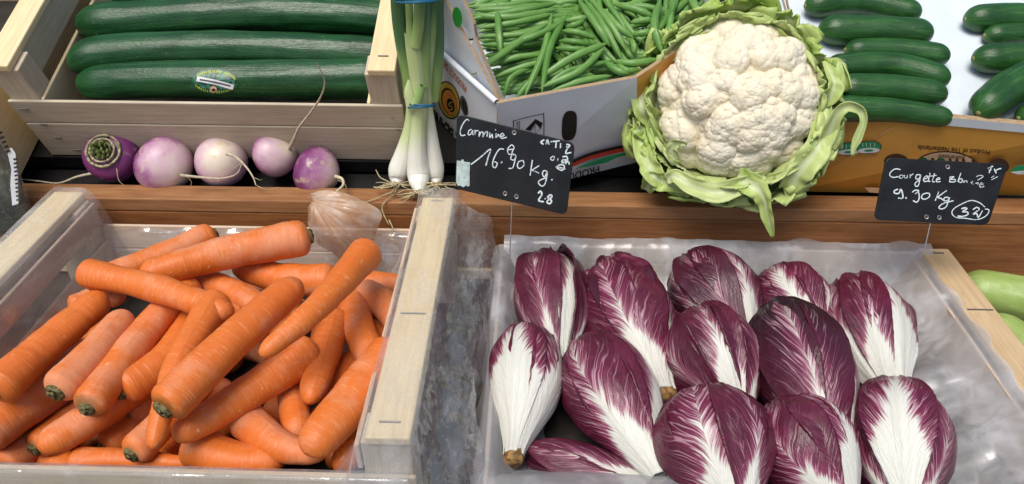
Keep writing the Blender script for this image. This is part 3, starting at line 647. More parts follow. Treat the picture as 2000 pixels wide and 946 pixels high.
S1 = [[(165,95),(140,85),(105,130),(85,190),(95,225),(130,220)], [(185,170),(160,185),(155,215),(175,215),(195,180),(195,215),(210,215)], [(215,175),(215,220),(220,190),(245,180)],
 [(255,190),(250,235),(265,200),(285,195),(285,240),(300,205),(325,190),(320,235)], [(345,200),(345,245),(365,215),(370,250)], [(393,172),(397,180)], [(400,205),(400,245),(420,215),(430,240)],
 [(440,235),(470,225),(455,205),(440,225),(450,250),(495,240)], (2.4,[(180,480),(265,415),(350,345),(330,420),(310,490)]), (2.2,[(470,345),(425,350),(380,430),(370,490),(395,508),(410,470),(385,455)]), (3,[(450,452),(446,470)]),
 [(560,325),(535,308),(503,345),(510,385),(545,395)], [(500,352),(548,345)], [(575,400),(545,390),(530,430),(560,440),(575,405),(560,470),(545,510),(510,515)], [(560,330),(540,380),(556,400)],
 (2.2,[(640,445),(600,455),(588,495),(610,515),(645,485),(640,445)]), (2.2,[(720,440),(710,505),(700,578)]), (2.2,[(782,488),(745,512),(718,530),(745,540),(778,557)]),
 (2.2,[(850,540),(820,535),(808,565),(828,590),(850,545),(842,610),(825,660),(795,668),(772,635),(800,612),(848,595)]), (2.6,[(888,610),(896,618)]),
 (3.2,[(770,735),(790,715),(803,745),(775,795),(820,808)]), (3.2,[(882,745),(855,765),(888,800),(870,825),(848,805),(890,765),(882,745)]), (1.8,[(825,785),(840,778)]),
 (3,[(825,262),(795,283),(818,303)]), (2.4,[(838,302),(852,262),(866,305)]), (2,[(842,288),(864,290)]), (2.6,[(880,280),(960,272)]), (2.6,[(930,275),(925,335)]), (2.2,[(968,292),(966,336)]), (2.8,[(1018,302),(1048,312),(1022,350),(1015,382),(1062,374)]), (2.2,[(1045,315),(1025,330),(1020,318)]),
 (2,[(905,405),(880,425),(895,445),(915,425),(905,405)]), (2.4,[(945,425),(942,450)]), (2.8,[(985,412),(1020,410),(1026,440),(985,465),(985,440),(1030,445),(1010,475)]), (2.6,[(930,500),(965,482),(1000,492),(985,530),(950,520),(932,500),(1010,520)]), (2.4,[(1040,455),(1044,480)])]
sign([(892,222),(1123.5,280),(1107,421),(889.5,369)], (880,215), 4.504, .655, (0,-.94,.34), S1, ((560,200),(480,735),(580,762)), ((1000,392),(997,470)), 'tilted black price sign with chalk price 16.90, tape on its left edge',
     tape=[(55,445),(92,450),(98,436),(112,436),(118,455),(172,462),(166,560),(168,668),(150,675),(140,664),(110,680),(85,664),(66,668),(48,640),(52,540)])
S2 = [[(370,200),(310,190),(250,230),(240,270),(280,295),(345,285)], (1.4,[(370,265),(355,295),(385,305),(405,275),(375,265)]), (1.4,[(420,265),(420,300),(450,295),(455,265),(455,305)]), (1.5,[(490,255),(490,305),(495,275),(530,250)]),
 (2,[(620,265),(570,265),(560,310),(600,310),(620,265),(605,340),(590,395),(560,405),(550,370),(600,325)]), (2,[(650,320),(700,300),(690,275),(655,310),(665,345),(715,338)]), [(735,240),(715,335),(740,345)], [(790,245),(765,340),(795,350)], (1.5,[(700,285),(815,270)]), (1.8,[(805,330),(855,315),(840,300),(810,325),(820,350),(865,345)]),
 (1.8,[(985,285),(978,315),(975,348)]), (1.8,[(975,290),(1030,288),(985,318),(1045,322),(1035,350),(970,350)]), (1.8,[(1115,240),(1095,295),(1075,350)]), (1.8,[(1130,312),(1095,318),(1088,350),(1125,355),(1132,318)]), (1.6,[(1155,330),(1150,357),(1180,335),(1195,360)]), (1.4,[(1265,345),(1240,360),(1265,380)]),
 (1.4,[(1300,290),(1345,270),(1388,285),(1320,330)]), (1.6,[(1295,370),(1330,362),(1322,385)]), (2,[(1350,385),(1390,380),(1365,365),(1345,395),(1360,415),(1402,405)]),
 (2,[(1500,150),(1480,195),(1462,240)]), (1.8,[(1445,182),(1512,160)]), (1.5,[(1455,208),(1492,200)]), (2.2,[(1525,190),(1550,245)]), (2.2,[(1535,220),(1570,195),(1612,185)]), (1.3,[(1488,300),(1525,275)]), (1.3,[(1492,325),(1570,285)]),
 (2.6,[(340,440),(295,460),(300,490),(350,490),(378,440),(400,545),(340,550)]), (2.8,[(433,540),(445,556)]), (2.2,[(515,478),(555,452),(595,462),(548,500),(592,480),(600,555),(570,600),(525,580)]), (2.2,[(680,490),(640,510),(633,552),(680,562),(727,530),(722,492),(680,490)]),
 (2.2,[(843,470),(820,530),(798,582)]), (2.2,[(942,455),(880,500),(830,540),(870,555),(905,582)]), (2.2,[(960,540),(915,545),(905,580),(950,580),(975,540),(955,600),(930,660),(870,685),(845,660),(900,615),(1025,582)]),
 (1.8,[(1410,660),(1340,605),(1240,580),(1130,620),(1030,680),(1005,740),(1060,788),(1180,800),(1300,815),(1400,785),(1455,730),(1455,692),(1410,685)]),
 (2.6,[(1120,682),(1160,670),(1188,682),(1135,718),(1190,720),(1200,750),(1140,775),(1075,772)]), (2.4,[(1262,692),(1310,665),(1338,690),(1265,748),(1310,742),(1330,785),(1382,703)])]
sign([(1731,308),(1970,321),(1930,441),(1707,430)], (1700,300), 6.307, .665, (0,-.90,.43), S2, ((950,167),(690,783),(847,790)), ((1817,436),(1810,468)), 'black price sign with chalk price 9.90 and a circled 32')

# ============================================================ CARROTS
def carrot(pts, r0, r1, z, label, crown=1.0, green=1.0, e0=.6, e1=1.5, seed=0):
    """pts: crown -> tip in photograph pixels, z: heights of the axis"""
    z = np.broadcast_to(np.asarray(z, float), (len(pts),)) if np.ndim(z) == 0 else np.interp(np.linspace(0,1,len(pts)), np.linspace(0,1,len(z)), z)
    P = np.array([F(x, y, zz) for (x, y), zz in zip(pts, z)])
    R0 = 1.05*r0*depth(P[0])/FPX; R1 = 1.05*r1*depth(P[-1])/FPX
    gv = [random.Random(seed*13+i).uniform(.05,.95) for i in range(9)]
    wob = lambda t: 1-sum(.022*np.exp(-((t-q)/.006)**2) for q in gv)+.06*nz(np.stack([t*6, t*0+seed*3.1, t*0],-1),2)+.018*nz(np.stack([t*22,t*0+seed,t*0],-1),3)
    for q in P:
        if q[2] < -.04: q[1] = max(q[1], .386)
    # inset the ends so the rounded skin reaches the measured outline
    d0 = nrm(P[1]-P[0]); d1 = nrm(P[-1]-P[-2]); P[0] = P[0]-d0*R0*.5; P[-1] = P[-1]+d1*R1*.6
    V, Fc, uv, Q = capsule(P, R0, R1, 56, 26, e0, e1, wob)
    V = V + (nz(V*45, seed+11)*.0013+nz(V*150,seed+12)*.0003)[:,None]*np.array([.5,.5,.7])
    root = P[np.argmin(P[:,2])].copy(); root[2] -= R0
    t = thing('carrot', root, label, 'carrot', 'carrots heaped in the left crate')
    link('taproot', V, Fc, M['carrot'], t, uv=uv, attrs={'green': np.full(len(V), green)})
    if crown:
        a = -nrm(Q[3]-Q[0]); k = R0*crown
        path = np.array([Q[0]-a*R0*.22, Q[0]+a*R0*.02, Q[0]+a*R0*.10, Q[0]+a*R0*.07, Q[0]+a*R0*.10, Q[0]+a*R0*.16])
        V, Fc, uv = tube(path, np.array([.52,.50,.40,.26,.2,.0])*k, 18); V = V+(nz(V*450, seed)*.0012)[:,None]*a
        link('crown', V, Fc, M['crown'], t)
    return t
CARROTS = [
 ([(250,700),(130,620)], 34, 26, -.104, 'shaded carrot at the bottom of the heap by the left end board', 0,0),
 ([(450,700),(330,640)], 34, 26, -.104, 'shaded carrot at the very bottom under the middle of the heap', 0,0),
 ([(620,840),(720,720)], 34, 26, -.104, 'shaded carrot at the very bottom under the thick carrot', 0,0),
 ([(420,640),(560,700)], 34, 26, -.104, 'bottom carrot seen only as a dark gap filler below the crossing carrots', 0,0),
 ([(60,880),(180,940)], 34, 26, -.104, 'bottom carrot at the front left, almost hidden by the front board', 0,0),
 ([(540,800),(640,860)], 34, 26, -.104, 'bottom carrot in the gap right of the short upright carrot', 0,0),
 ([(150,850),(300,770)], 34, 26, -.104, 'bottom carrot in the gap under the bright orange carrot', 0,0),
 # deep layer first
 ([(560,880),(420,760)], 34, 26, -.100, 'carrot deep in the heap, dim orange sliver below the long lower carrot', 0,0),
 ([(330,900),(480,800)], 34, 24, -.100, 'dim carrot far down between the two carrots at the front of the crate', 0,0),
 ([(640,760),(520,660)], 32, 24, -.095, 'shaded carrot under the two big crossing carrots at the middle of the heap', 0,0),
 ([(720,800),(650,900)], 32, 22, -.090, 'shaded carrot under the thick carrot beside the right crate end', 0,0),
 ([(120,760),(280,640)], 34, 24, -.095, 'shaded carrot under the row of carrots on the left side', 0,0),
 ([(590,620),(430,560)], 32, 22, -.085, 'shaded carrot lying low behind the big top carrot', 0,0),
 ([(760,690),(640,560)], 30, 20, -.080, 'shaded carrot low under the crossing carrots near the right side', 0,0),
 ([(18,905),(130,800)], 32, 24, -.086, 'carrot with a dark crown in the lower left corner of the crate', .9,1),
 ([(-40,900),(90,780)], 36, 26, -.080, 'carrot cut by the left edge of the picture, under the pink one', 0,0),
 ([(78,868),(190,770)], 30, 22, -.078, 'shaded carrot whose dark crown peeps out left of the bright orange tip', .9,1),
 ([(215,868),(330,790)], 30, 24, -.084, 'shaded red carrot behind the bright orange one, low at the front', .9,1),
 ([(265,800),(360,760)], 30, 24, -.070, 'small green shouldered carrot in the shade under the crown of the dusty one', .9,1.3),
 ([(430,930),(370,860),(300,830)], 34, 24, -.092, 'carrot almost hidden behind the front board, right of the dark crowned one', 0,0),
 ([(150,905),(270,900),(400,925)], 29, 9, -.070, 'pinkish carrot lying along the front board with a thin tail', 0,0),
 ([(265,882),(345,800),(400,740)], 32, 26, -.052, 'carrot with a rough black green crown under the pale tip of the long upright carrot', 1,1.3),
 ([(385,872),(450,900),(530,918)], 40, 30, -.062, 'thick carrot slanting down to the front board, left of its darker neighbour', 0,0),
 ([(482,822),(550,872),(618,915)], 38, 20, -.052, 'ringed carrot slanting down to the right at the front board', 0,0),
 ([(575,700),(572,770),(583,845)], 28, 27, -.058, 'short upright carrot between the long lower carrot and the thick one', 0,0),
 ([(700,700),(665,750),(640,830)], 30, 22, -.066, 'shaded carrot squeezed between the blunt pale tip and the thick carrot', 0,0),
 ([(750,800),(690,880),(650,960)], 34, 26, -.064, 'carrot behind the film at the lower right, under the thick carrot', 0,0),
 ([(790,560),(690,545)], 22, 18, -.045, 'thin carrot at the back right under the film of the crate end', 0,0),
 ([(770,680),(735,630),(715,600)], 26, 22, -.060, 'small orange carrot end showing right of the pale ringed carrot', 0,0),
 ([(712,575),(755,600),(800,680)], 30, 24, -.035, 'pale carrot running under the film at the back right', 0,0),
 ([(690,590),(702,645),(735,712)], 30, 30, -.038, 'pale ringed carrot hanging down from the crossing carrot, tip on the thick one', 0,0),
 ([(650,630),(630,700),(608,775)], 36, 24, -.038, 'carrot with a blunt pale tip pointing down, right of the middle of the heap', 0,0),
 ([(765,700),(690,780),(612,868)], 50, 37, -.030, 'thickest carrot of the heap with dark scars, beside the right crate end', 0,0),
 ([(-25,840),(70,775),(190,690)], 46, 40, -.050, 'fat pinkish carrot at the left edge under the row of crowned carrots', 0,0),
 ([(280,745),(180,815),(86,878)], 34, 30, -.048, 'smooth bright orange carrot with a rounded tip at the front left', 0,0),
 ([(600,690),(480,770),(352,848)], 40, 25, -.030, 'long carrot below the big top carrot, rounded tip to the left', 0,0),
 ([(480,610),(400,560),(330,545)], 24, 20, -.036, 'ringed orange carrot under the white spotted one, ending in its thin tail', 0,0),
 ([(380,548),(460,575),(560,640)], 28, 26, -.030, 'pink carrot passing under the big top carrot near the back', 0,0),
 ([(640,548),(560,545),(468,522)], 33, 24, -.030, 'carrot under the crossing carrot at the back, tapering to the left', 0,0),
 ([(247,755),(320,705),(380,620)], 34, 25, -.030, 'dusty carrot with a pale ringed crown, left of the long upright carrot', 1,.3),
 ([(178,788),(240,705),(310,620),(372,560)], 33, 27, -.020, 'carrot with a green shoulder, its far end under the white spotted one', .9,1.4),
 ([(150,600),(195,580),(232,582)], 24, 20, -.040, 'carrot end peeping out behind the leftmost upper carrot', 0,0),
 ([(408,462),(320,500),(180,552)], 27, 24, -.012, 'carrot with a pale stub at the back left, against the rear board', .8,0),
 ([(120,755),(185,690),(240,622)], 37, 25, -.012, 'dusty carrot with a deep ring near its crown, second in the left row', 1,.25),
 ([(0,755),(90,675),(195,588)], 38, 26, -.010, 'smooth pinkish carrot at the left edge with a dark sunken crown', .8,.15),
 ([(588,465),(450,492),(290,535)], 36, 26, .004, 'large orange carrot at the back, its darkened end touching the papery skin', .8,.5),
 ([(172,534),(300,562),(440,610)], 27, 25, .006, 'carrot with white spots lying across the left of the heap', 0,0),
 ([(420,595),(345,720),(300,868)], 34, 17, (.004,.004,-.014), 'long carrot with a pale narrow tip between the crowned carrots', 0,0),
 ([(332,786),(450,670),(572,562)], 41, 30, (.010,.018,.016), 'big pink orange carrot on top of the heap with a green crown', .95,1.5),
 ([(715,495),(620,600),(517,688)], 33, 18, (.022,.030,.024), 'carrot crossing on top at the right, narrow tip, the papery skin on its upper end', 0,0),
]
for i, c in enumerate(CARROTS):
    carrot(c[0], c[1], c[2], c[3], c[4], c[5], c[6], e1=(1.2 if c[2] > 24 else 1.9), seed=i)

# ============================================================ CUCUMBERS
def cuke(pts, r0, r1, mat, name, label, cat, group, ridges=0, seed=0, e=1.6, tip=False):
    P = np.array(pts); R0 = r0*depth(P[0])/FPX; R1 = r1*depth(P[-1])/FPX
    V, Fc, uv, Q = capsule(P, R0, R1, 64, 40, e, e, lambda t: 1+(.02+.025*(ridges>.9))*nz(np.stack([t*5,t*0+seed,t*0],-1),1))
    cen = Q[np.clip((np.arange(len(V))//41),0,len(Q)-1)]; d = V-cen; a = uv[:,0]*2*PI
    wv = ridges*(nz(np.stack([np.cos(a)*2.6, np.sin(a)*2.6, uv[:,1]*2.5+seed*7],-1),5)*.065+nz(np.stack([np.cos(a)*5, np.sin(a)*5, uv[:,1]*14+seed*7],-1),6)*.045)
    V = cen+d*(1+wv)[:,None]
    return V, Fc, uv, Q
LC = [([(215,-12,.11),(450,-18,.115),(740,-16,.112)], 32, 30, 'long dark cucumber furthest up in the wooden crate, cut by the top of the picture'),
      ([(150,50,.098),(300,38,.103),(520,26,.106),(720,34,.100),(800,48,.092)], 38, 34, 'long dark cucumber in the wooden crate, behind the one with the shiny left tip'),
      ([(134,128,.094),(220,106,.100),(420,96,.102),(620,102,.098),(800,112,.088)], 36, 34, 'long dark cucumber between the stickered one and the next behind, curved left end'),
      ([(152,166,.086),(300,156,.094),(500,156,.096),(775,152,.094)], 34, 40, 'long dark cucumber with an oval sticker, lying along the front board'),
      ([(790,66,.075),(640,72,.075)], 24, 20, 'shaded cucumber deep in the wooden crate by its right end'),
      ([(180,60,.055),(450,64,.055),(740,60,.055)], 38, 36, 'cucumber of the lower layer, dim in the gaps of the wooden crate')]
for i, (p, r0, r1, lab) in enumerate(LC):
    P = [U(x,y,n) for x,y,n in p]
    V, Fc, uv, Q = cuke(P, r0, r1, None, None, None, None, None, 1.0, i)
    t = thing('cucumber', P[1]-NU*.022, lab, 'cucumber', 'long cucumbers in the wooden crate')
    link('fruit', V, Fc, M['long_cuke'], t, uv=uv)
    if i == 3:
        # oval sticker wrapped on the skin
        cx, cy = 420, 160
        from mathutils.bvhtree import BVHTree
        bvh = BVHTree.FromPolygons([Vector(v) for v in V], Fc)
        def onskin(px, py, d):
            r_ = bvh.ray_cast(Vector(CAM), Vector(ray(px,py)))
            p = np.array(r_[0]) if r_[0] is not None else U(px,py,.1); return p+toc(p)*d
        def disc(name, rx, ry, mat, d, c=(cx,cy), rot=.04, parent=t):
            V=[onskin(c[0],c[1],d)]; m=40; nr=8; Fd=[]
            for k in range(1,nr+1):
                for j in range(m):
                    a=2*PI*j/m; x=rx*k/nr*math.cos(a); y=ry*k/nr*math.sin(a)
                    V.append(onskin(c[0]+x-y*rot, c[1]+y+x*rot, d))
            for j in range(m): Fd.append((0,1+j,1+(j+1)%m))
            for k in range(nr-1):
                for j in range(m): Fd.append((1+k*m+j, 1+(k+1)*m+j, 1+(k+1)*m+(j+1)%m, 1+k*m+(j+1)%m))
            return link(name, V, Fd, mat, parent)
        stk = disc('sticker', 45.5, 24, m_plain('green_sticker', (.03,.16,.055), .35, .5, .25, 120), .0007)
        disc('sticker_print', 42, 20, m_plain('teal_sticker', (.06,.24,.16), .35, .5, .5, 260), .0010, (420,156), parent=stk)
        def strip(pts, w, mat, d, name, parent):
            P2 = cr(pts, 30); V=[]
            for a_, b_ in zip(P2, np.gradient(P2,axis=0)):
                n2 = np.array([-b_[1], b_[0]]); n2 = n2/np.linalg.norm(n2)
                for s in (-1,0,1): q = a_+n2*s*w/2; V.append(onskin(q[0],q[1],d))
            return link(name, V, [(i*3+j, i*3+j+1, i*3+j+4, i*3+j+3) for i in range(29) for j in (0,1)], mat, parent)
        strip([(384,154),(420,161),(456,171)], 10, M['ink_white'], .0014, 'sticker_strip', stk)
        strip([(390,155.5),(420,161),(450,168.5)], 3.0, M['ink_dim'], .0017, 'sticker_strip', stk)
        disc('sticker_print', 7, 6.5, M['ink_pink'], .0014, (416.5,175), parent=stk); disc('sticker_print', 3.2, 3, M['ink_brown'], .0017, (417,176), parent=stk)
        for arc, n_ in (((-2.55,-.35), 22), ((.75,2.75), 18)):
            for k in range(n_):
                if arc[0] < 0 and k in (8,13): continue
                a = arc[0]+(arc[1]-arc[0])*k/(n_-1); x, y = cx+40.5*math.cos(a)-.8*math.sin(a), cy+20*math.sin(a)+1.6*math.cos(a)
                tx, ty = -math.sin(a)*1.3, math.cos(a)*1.3*.6; h = random.choice((1.6,2.4,1.9))
                strip([(x+math.cos(a)*h*.6, y+math.sin(a)*h), (x-math.cos(a)*h*.6+random.uniform(-1,1), y-math.sin(a)*h)], 1.7, m_y if 'm_y' in globals() else globals().setdefault('m_y', m_plain('lime_ink',(.60,.66,.02),.5,.3)), .0013, 'sticker_print', stk)
SCK = [([(1572,12),(1680,4),(1800,28)], 26, 23, 'small cucumber furthest back on the left of the white paper'),
       ([(1598,58),(1700,60),(1822,66)], 30, 28, 'plump small cucumber in second place from the back on the left of the white paper'),
       ([(1650,98),(1750,98),(1855,112)], 22, 24, 'slim small cucumber third from the back in the left row, half behind its neighbour'),
       ([(1612,132),(1740,128),(1856,158)], 25, 26, 'bent small cucumber fourth from the back, its dark tip near the cauliflower'),
       ([(1630,172),(1750,174),(1850,188)], 29, 26, 'small cucumber fifth from the back in the left row, right above the front one'),
       ([(1625,212),(1750,216),(1860,232)], 27, 20, 'small cucumber along the front rim of the ochre box'),
       ([(1884,38),(1980,34),(2080,40)], 27, 27, 'small cucumber furthest back of those cut by the right edge'),
       ([(1922,70),(2000,66),(2090,70)], 21, 22, 'small cucumber half hidden in the middle of those cut by the right edge'),
       ([(1900,115),(2000,114),(2100,122)], 29, 29, 'small cucumber lying nearest in front among those cut by the right edge'),
       ([(1910,222),(1960,180),(2040,140)], 32, 40, 'dark cucumber lying diagonally in the right front corner of the ochre box'),
       ([(1988,232),(2040,215),(2100,190)], 24, 26, 'little cucumber piece under the diagonal one at the right edge')]
for i, (p, r0, r1, lab) in enumerate(SCK):
    rr = max(r0,r1)*.55/1000
    P = [U(x,y,.112+rr) for x,y in p]
    V, Fc, uv, Q = cuke(P, r0, r1, None, None, None, None, None, .35, i+20, 1.25)
    # keep the measured length: ends are already inset
    t = thing('cucumber', P[1]-NU*rr, lab, 'cucumber', 'small cucumbers on the white paper')
    link('fruit', V, Fc, M['cuke'], t, uv=uv)
    a = nrm(Q[0]-Q[4]); V, Fc, uv = tube(np.array([Q[0]-a*.0015, Q[0]+a*.0006, Q[0]+a*.001]), [.003,.0025,.0], 10); link('stem_scar', V, Fc, M['bean_stem'], t)
for i, (p, r0, r1, lab) in enumerate([([(1870,560),(1950,574),(2080,600)], 40, 46, 'pale green courgette lying against the wooden rail at the right edge'),
                                      ([(1910,630),(1970,665),(2080,740)], 44, 48, 'pale green courgette in front of the other one, beside the crate bar')]):
    P = [F(x,y,-.097) for x,y in p]; V, Fc, uv, Q = cuke(P, r0, r1, None, None, None, None, None, .4, i+40, 1.1)
    t = thing('courgette', P[1]-np.array([0,0,.027]), lab, 'courgette', 'pale courgettes'); link('fruit', V, Fc, M['courgette'], t, uv=uv)

# ============================================================ BEANS
def bean_mesh(P, r, seed):
    k = np.linspace(0,1,15); Q = cr(P, 15)
    prof = np.interp(k, [0,.04,.12,.3,.7,.88,.96,1], [.22,.45,.8,1,1,.78,.4,.06])*(1+.07*np.sin(k*26+seed))
    V, Fc, uv = tube(Q, r*prof, 8, flat=(nrm(toc(Q[7])), .78)); return V, Fc, uv, Q
nb_ = [0]
def bean(pts, n, rpx, label, stem=False):
    nn = np.broadcast_to(np.asarray(n,float), (len(pts),)) if np.ndim(n)==0 else np.asarray(n)
    P = [U(x,y,h) for (x,y),h in zip(pts,nn)]; nb_[0] += 1
    V, Fc, uv, Q = bean_mesh(P, rpx*depth(P[0])/FPX, nb_[0])
    if stem:
        t = thing('green_bean', Q[7]-NU*.004, label, 'green bean', 'green beans heaped in the white box'); link('pod', V, Fc, M['bean'], t, uv=uv)
        d = nrm(Q[0]-Q[1]); sv, sf, su = tube(np.array([Q[0]-d*.001, Q[0]+d*.006, Q[0]+d*.012+NU*.002]), [.0016,.0010,.0006], 6); link('stem', sv, sf, M['bean_stem'], t)
    else:
        tag(link('green_bean', V, Fc, M['bean'], None, uv=uv), label, 'green bean', 'green beans heaped in the white box')
GEN = 'slim green bean in the loose heap filling the white cardboard box'
def hn(x, y):   # height of the heap
    return .118+.022*min(1,max(0,(200-y)/150.))
def inside(x, y):
    xl = 975-(200-y)*.33 if y < 200 else 975
    return xl-4 < x < 1400-(0 if y<40 else 0) and y < 196-(x-972)*.16
def field(x, y):
    if x < 1080: return random.gauss(-8,6) if y < 110 else random.gauss(-14,9)
    if x < 1150 and y < 60: return random.gauss(-20,18)
    if x < 1245 and y < 130: return random.gauss(55,9)
    if x < 1290 and y < 130: return random.gauss(-4,14)
    if y >= 120: return random.gauss(-16,8)
    return random.gauss(-62,18)
cnt = 0
for layer, (dn, num) in enumerate(((-.022,66),(-.012,88),(-.004,98))):
    made = 0; tries = 0
    while made < num and tries < 4000:
        tries += 1
        x = random.uniform(890,1340); y = random.uniform(-35,190)
        a = math.radians(field(x,y)); L = random.uniform(60,95)
        if abs(math.sin(a)) > .6: L *= .75
        ends = [(x-L*math.cos(a), y-L*math.sin(a)), (x+L*math.cos(a), y+L*math.sin(a))]
        if not (inside(*ends[0]) and inside(*ends[1])): continue
        b = random.uniform(-9,9); mid = (x-b*math.sin(a), y+b*math.cos(a))
        h = hn(x,y)+dn+random.uniform(-.003,.003)
        bean([ends[0], mid, ends[1]], (h, h+.003, h-.002), random.uniform(5.6,7.0), GEN); made += 1
EDGE = random.Random(5)
for i in range(20):
    y = 8+i*9.2; x = 975-(200-y)*.33+EDGE.uniform(2,8); a = math.radians(EDGE.gauss(-14,8)); L = EDGE.uniform(70,110)
    if y+L*math.sin(a) > 196-(x+L-972)*.16: continue
    h = hn(x,y)-.003; bean([(x,y),(x+L*.5*math.cos(a),y+L*.5*math.sin(a)+EDGE.uniform(-6,6)),(x+L*math.cos(a),y+L*math.sin(a))], (h,h+.002,h), 7.4, GEN)
TOP = [([(972,20),(974,60),(979,108)],11,'short flat bean standing across the others at the left of the heap',1), ([(936,138),(1000,92),(1072,44)],11,'long bean lying over the left rim with its stem sticking out',1),
 ([(984,92),(1060,64),(1118,30)],10,'long bean rising to the right across the left part of the heap',0), ([(1078,28),(1062,100),(1024,190)],10,'long bean hanging down to the front rim, left one of a crossing pair',0),
 ([(1108,28),(1075,92),(1058,182)],10,'long bean hanging down to the front rim, right one of a crossing pair',0), ([(918,38),(1010,22),(1090,6)],11,'bright bean lying level near the top left of the heap',0),
 ([(925,20),(1000,18),(1060,8)],10,GEN,0), ([(918,30),(1000,34),(1090,18)],11,GEN,0), ([(935,55),(1010,44),(1085,26)],9,GEN,0), ([(934,72),(1010,68),(1070,56)],9,GEN,0), ([(938,88),(1000,88),(1070,80)],9,GEN,0),
 ([(955,130),(1010,112),(1060,108)],9,GEN,0), ([(968,150),(1030,128),(1080,118)],9,GEN,0), ([(985,186),(1000,150),(1045,130)],8,'curved bean in the front left corner, bent like a hook',1), ([(1008,192),(1035,160),(1040,148)],9,GEN,0),
 ([(1062,148),(1120,112),(1188,84)],12,'thick bean pair with pointed ends, upper one, near the front rim',0), ([(1060,170),(1130,140),(1182,92)],11,'thick bean pair with pointed ends, lower one, near the front rim',0),
 ([(1060,178),(1110,140),(1200,118)],10,GEN,0), ([(1075,180),(1130,160),(1195,148)],10,'bean lying along the front rim of the white box',0), ([(1060,166),(1120,150),(1160,146)],9,GEN,0),
 ([(1130,0),(1165,50),(1192,92)],11,'long bean slanting down to the right in the middle of the heap',1), ([(1142,0),(1180,52),(1215,118)],10,GEN,0), ([(1158,4),(1190,44),(1222,98)],10,GEN,0), ([(1178,18),(1205,50),(1238,76)],10,GEN,0),
 ([(1198,8),(1240,18),(1278,34)],11,GEN,0), ([(1290,0),(1278,50),(1293,104)],12,'fat bright bean hanging down beside the cauliflower, slightly hooked',0), ([(1324,0),(1300,40),(1262,84)],10,GEN,0), ([(1314,4),(1308,50),(1298,96)],10,GEN,0),
 ([(1344,12),(1325,50),(1305,74)],10,GEN,0), ([(1182,122),(1210,140),(1240,142)],11,GEN,0), ([(1200,120),(1240,124),(1288,116)],11,'bean pointing at the cauliflower leaves along the front rim',0), ([(1205,126),(1225,138),(1250,136)],9,GEN,0),
 ([(1346,-10),(1358,14),(1368,38)],12,'dark green bean leaning on the right wall of the white box',0), ([(1232,44),(1260,40),(1280,42)],10,GEN,0), ([(1234,68),(1260,64),(1276,62)],10,GEN,0), ([(1232,76),(1238,90),(1238,108)],9,GEN,0),
 ([(1100,42),(1135,36),(1142,36)],9,GEN,0), ([(1098,60),(1130,64),(1164,76)],9,GEN,0), ([(1092,80),(1125,82),(1152,88)],9,GEN,0), ([(1085,94),(1120,96),(1150,98)],9,GEN,0), ([(1105,54),(1125,48),(1142,40)],9,GEN,0)]
for i, (p, r, lab, st) in enumerate(TOP):
    h = [hn(x,y)+.005+.00045*i*(.3) for x,y in p]; h[1] += .004
    if i in (0,1,2,3,4,15,16,25): h = [q+.005 for q in h]
    if i == 1: h[0] += .012
    bean(p, h, r*.68, lab, bool(st))
V, Fc, uv = grid(8, 8, lambda u, v: FR_U(np.stack([-.03+u*.22, .03+v*.25+u*.03, .085+v*.015+u*0],-1)))

# ============================================================ TURNIPS
def turnip(c, rpx, n, axis_px, label, root, wallroot=-1, crown_view=False, seed=0, pale=0.0, av=.5):
    C0 = U(c[0], c[1], n); R = .965*rpx*depth(C0)/FPX
    # axis from the leaf end (0) to the root end (1), given by picture direction + how much it points at the viewer
    ax = nrm(RGT*axis_px[0]-UPV*axis_px[1]-FWD*av)
    t = np.linspace(0,PI,40); prof = np.sin(t)**.92; s = -np.cos(t)
    prof *= 1+.05*np.sin(t*1.0); s = np.where(s>0, s*.95+.10*np.clip(s,0,1)**6, s*.88+.10*np.clip(-s,0,1)**3*1.0)
    V, Fc, uv = tube(C0+ax*(s*R)[:,None], np.maximum(prof*R,1e-5), 40); V = V+(V-C0)*(.055*nz((V-C0)*24,seed)+.012*nz((V-C0)*80,seed+1))[:,None]
    uv[:,1] = np.repeat(np.linspace(0,1,40), 41)
    th = thing('turnip', C0-NU*R*.97, label, 'turnip', 'row of purple turnips on the black shelf'); link('bulb', V, Fc, M['turnip'], th, uv=uv, attrs={'pale': np.full(len(V), pale)})
    for k, (pts, w0, w1, dn) in enumerate(root):
        P = [U(x,y,n+d) for (x,y),d in zip(pts, np.linspace(dn[0],dn[1],len(pts)))]
        if k == wallroot: P = [UV_(x,y,.046-.004*i) for i,(x,y) in enumerate(pts)]
        Q = cr(P, 26); tt = np.linspace(0,1,26)
        r = (w0+(w1-w0)*tt**.6)*depth(Q[0])/FPX/2*(1+.15*nz(np.stack([tt*14,tt*0+k,tt*0+seed],-1),3))
        V, Fc, uv = tube(Q, r, 9); link('taproot' if w0 > 3 else 'rootlet', V, Fc, M['root'] if w0 > 3 else M['root_fine'], th)
    return th, C0, R, ax
th, C0, R, ax = turnip((220,305), 53, .013, (-.06,.14), 'dark purple turnip showing its cut leaf crown, leftmost of the row', [([(185,338),(150,346),(115,358),(75,354),(42,350)],7,2,(-.018,-.03)), ([(228,330),(232,352),(244,364)],1.6,.8,(.02,.01)), ([(152,344),(138,352),(140,358)],1.4,.8,(-.02,-.03))], seed=1, pale=-.30, av=-1.0)
cr_c = C0-ax*R*.80
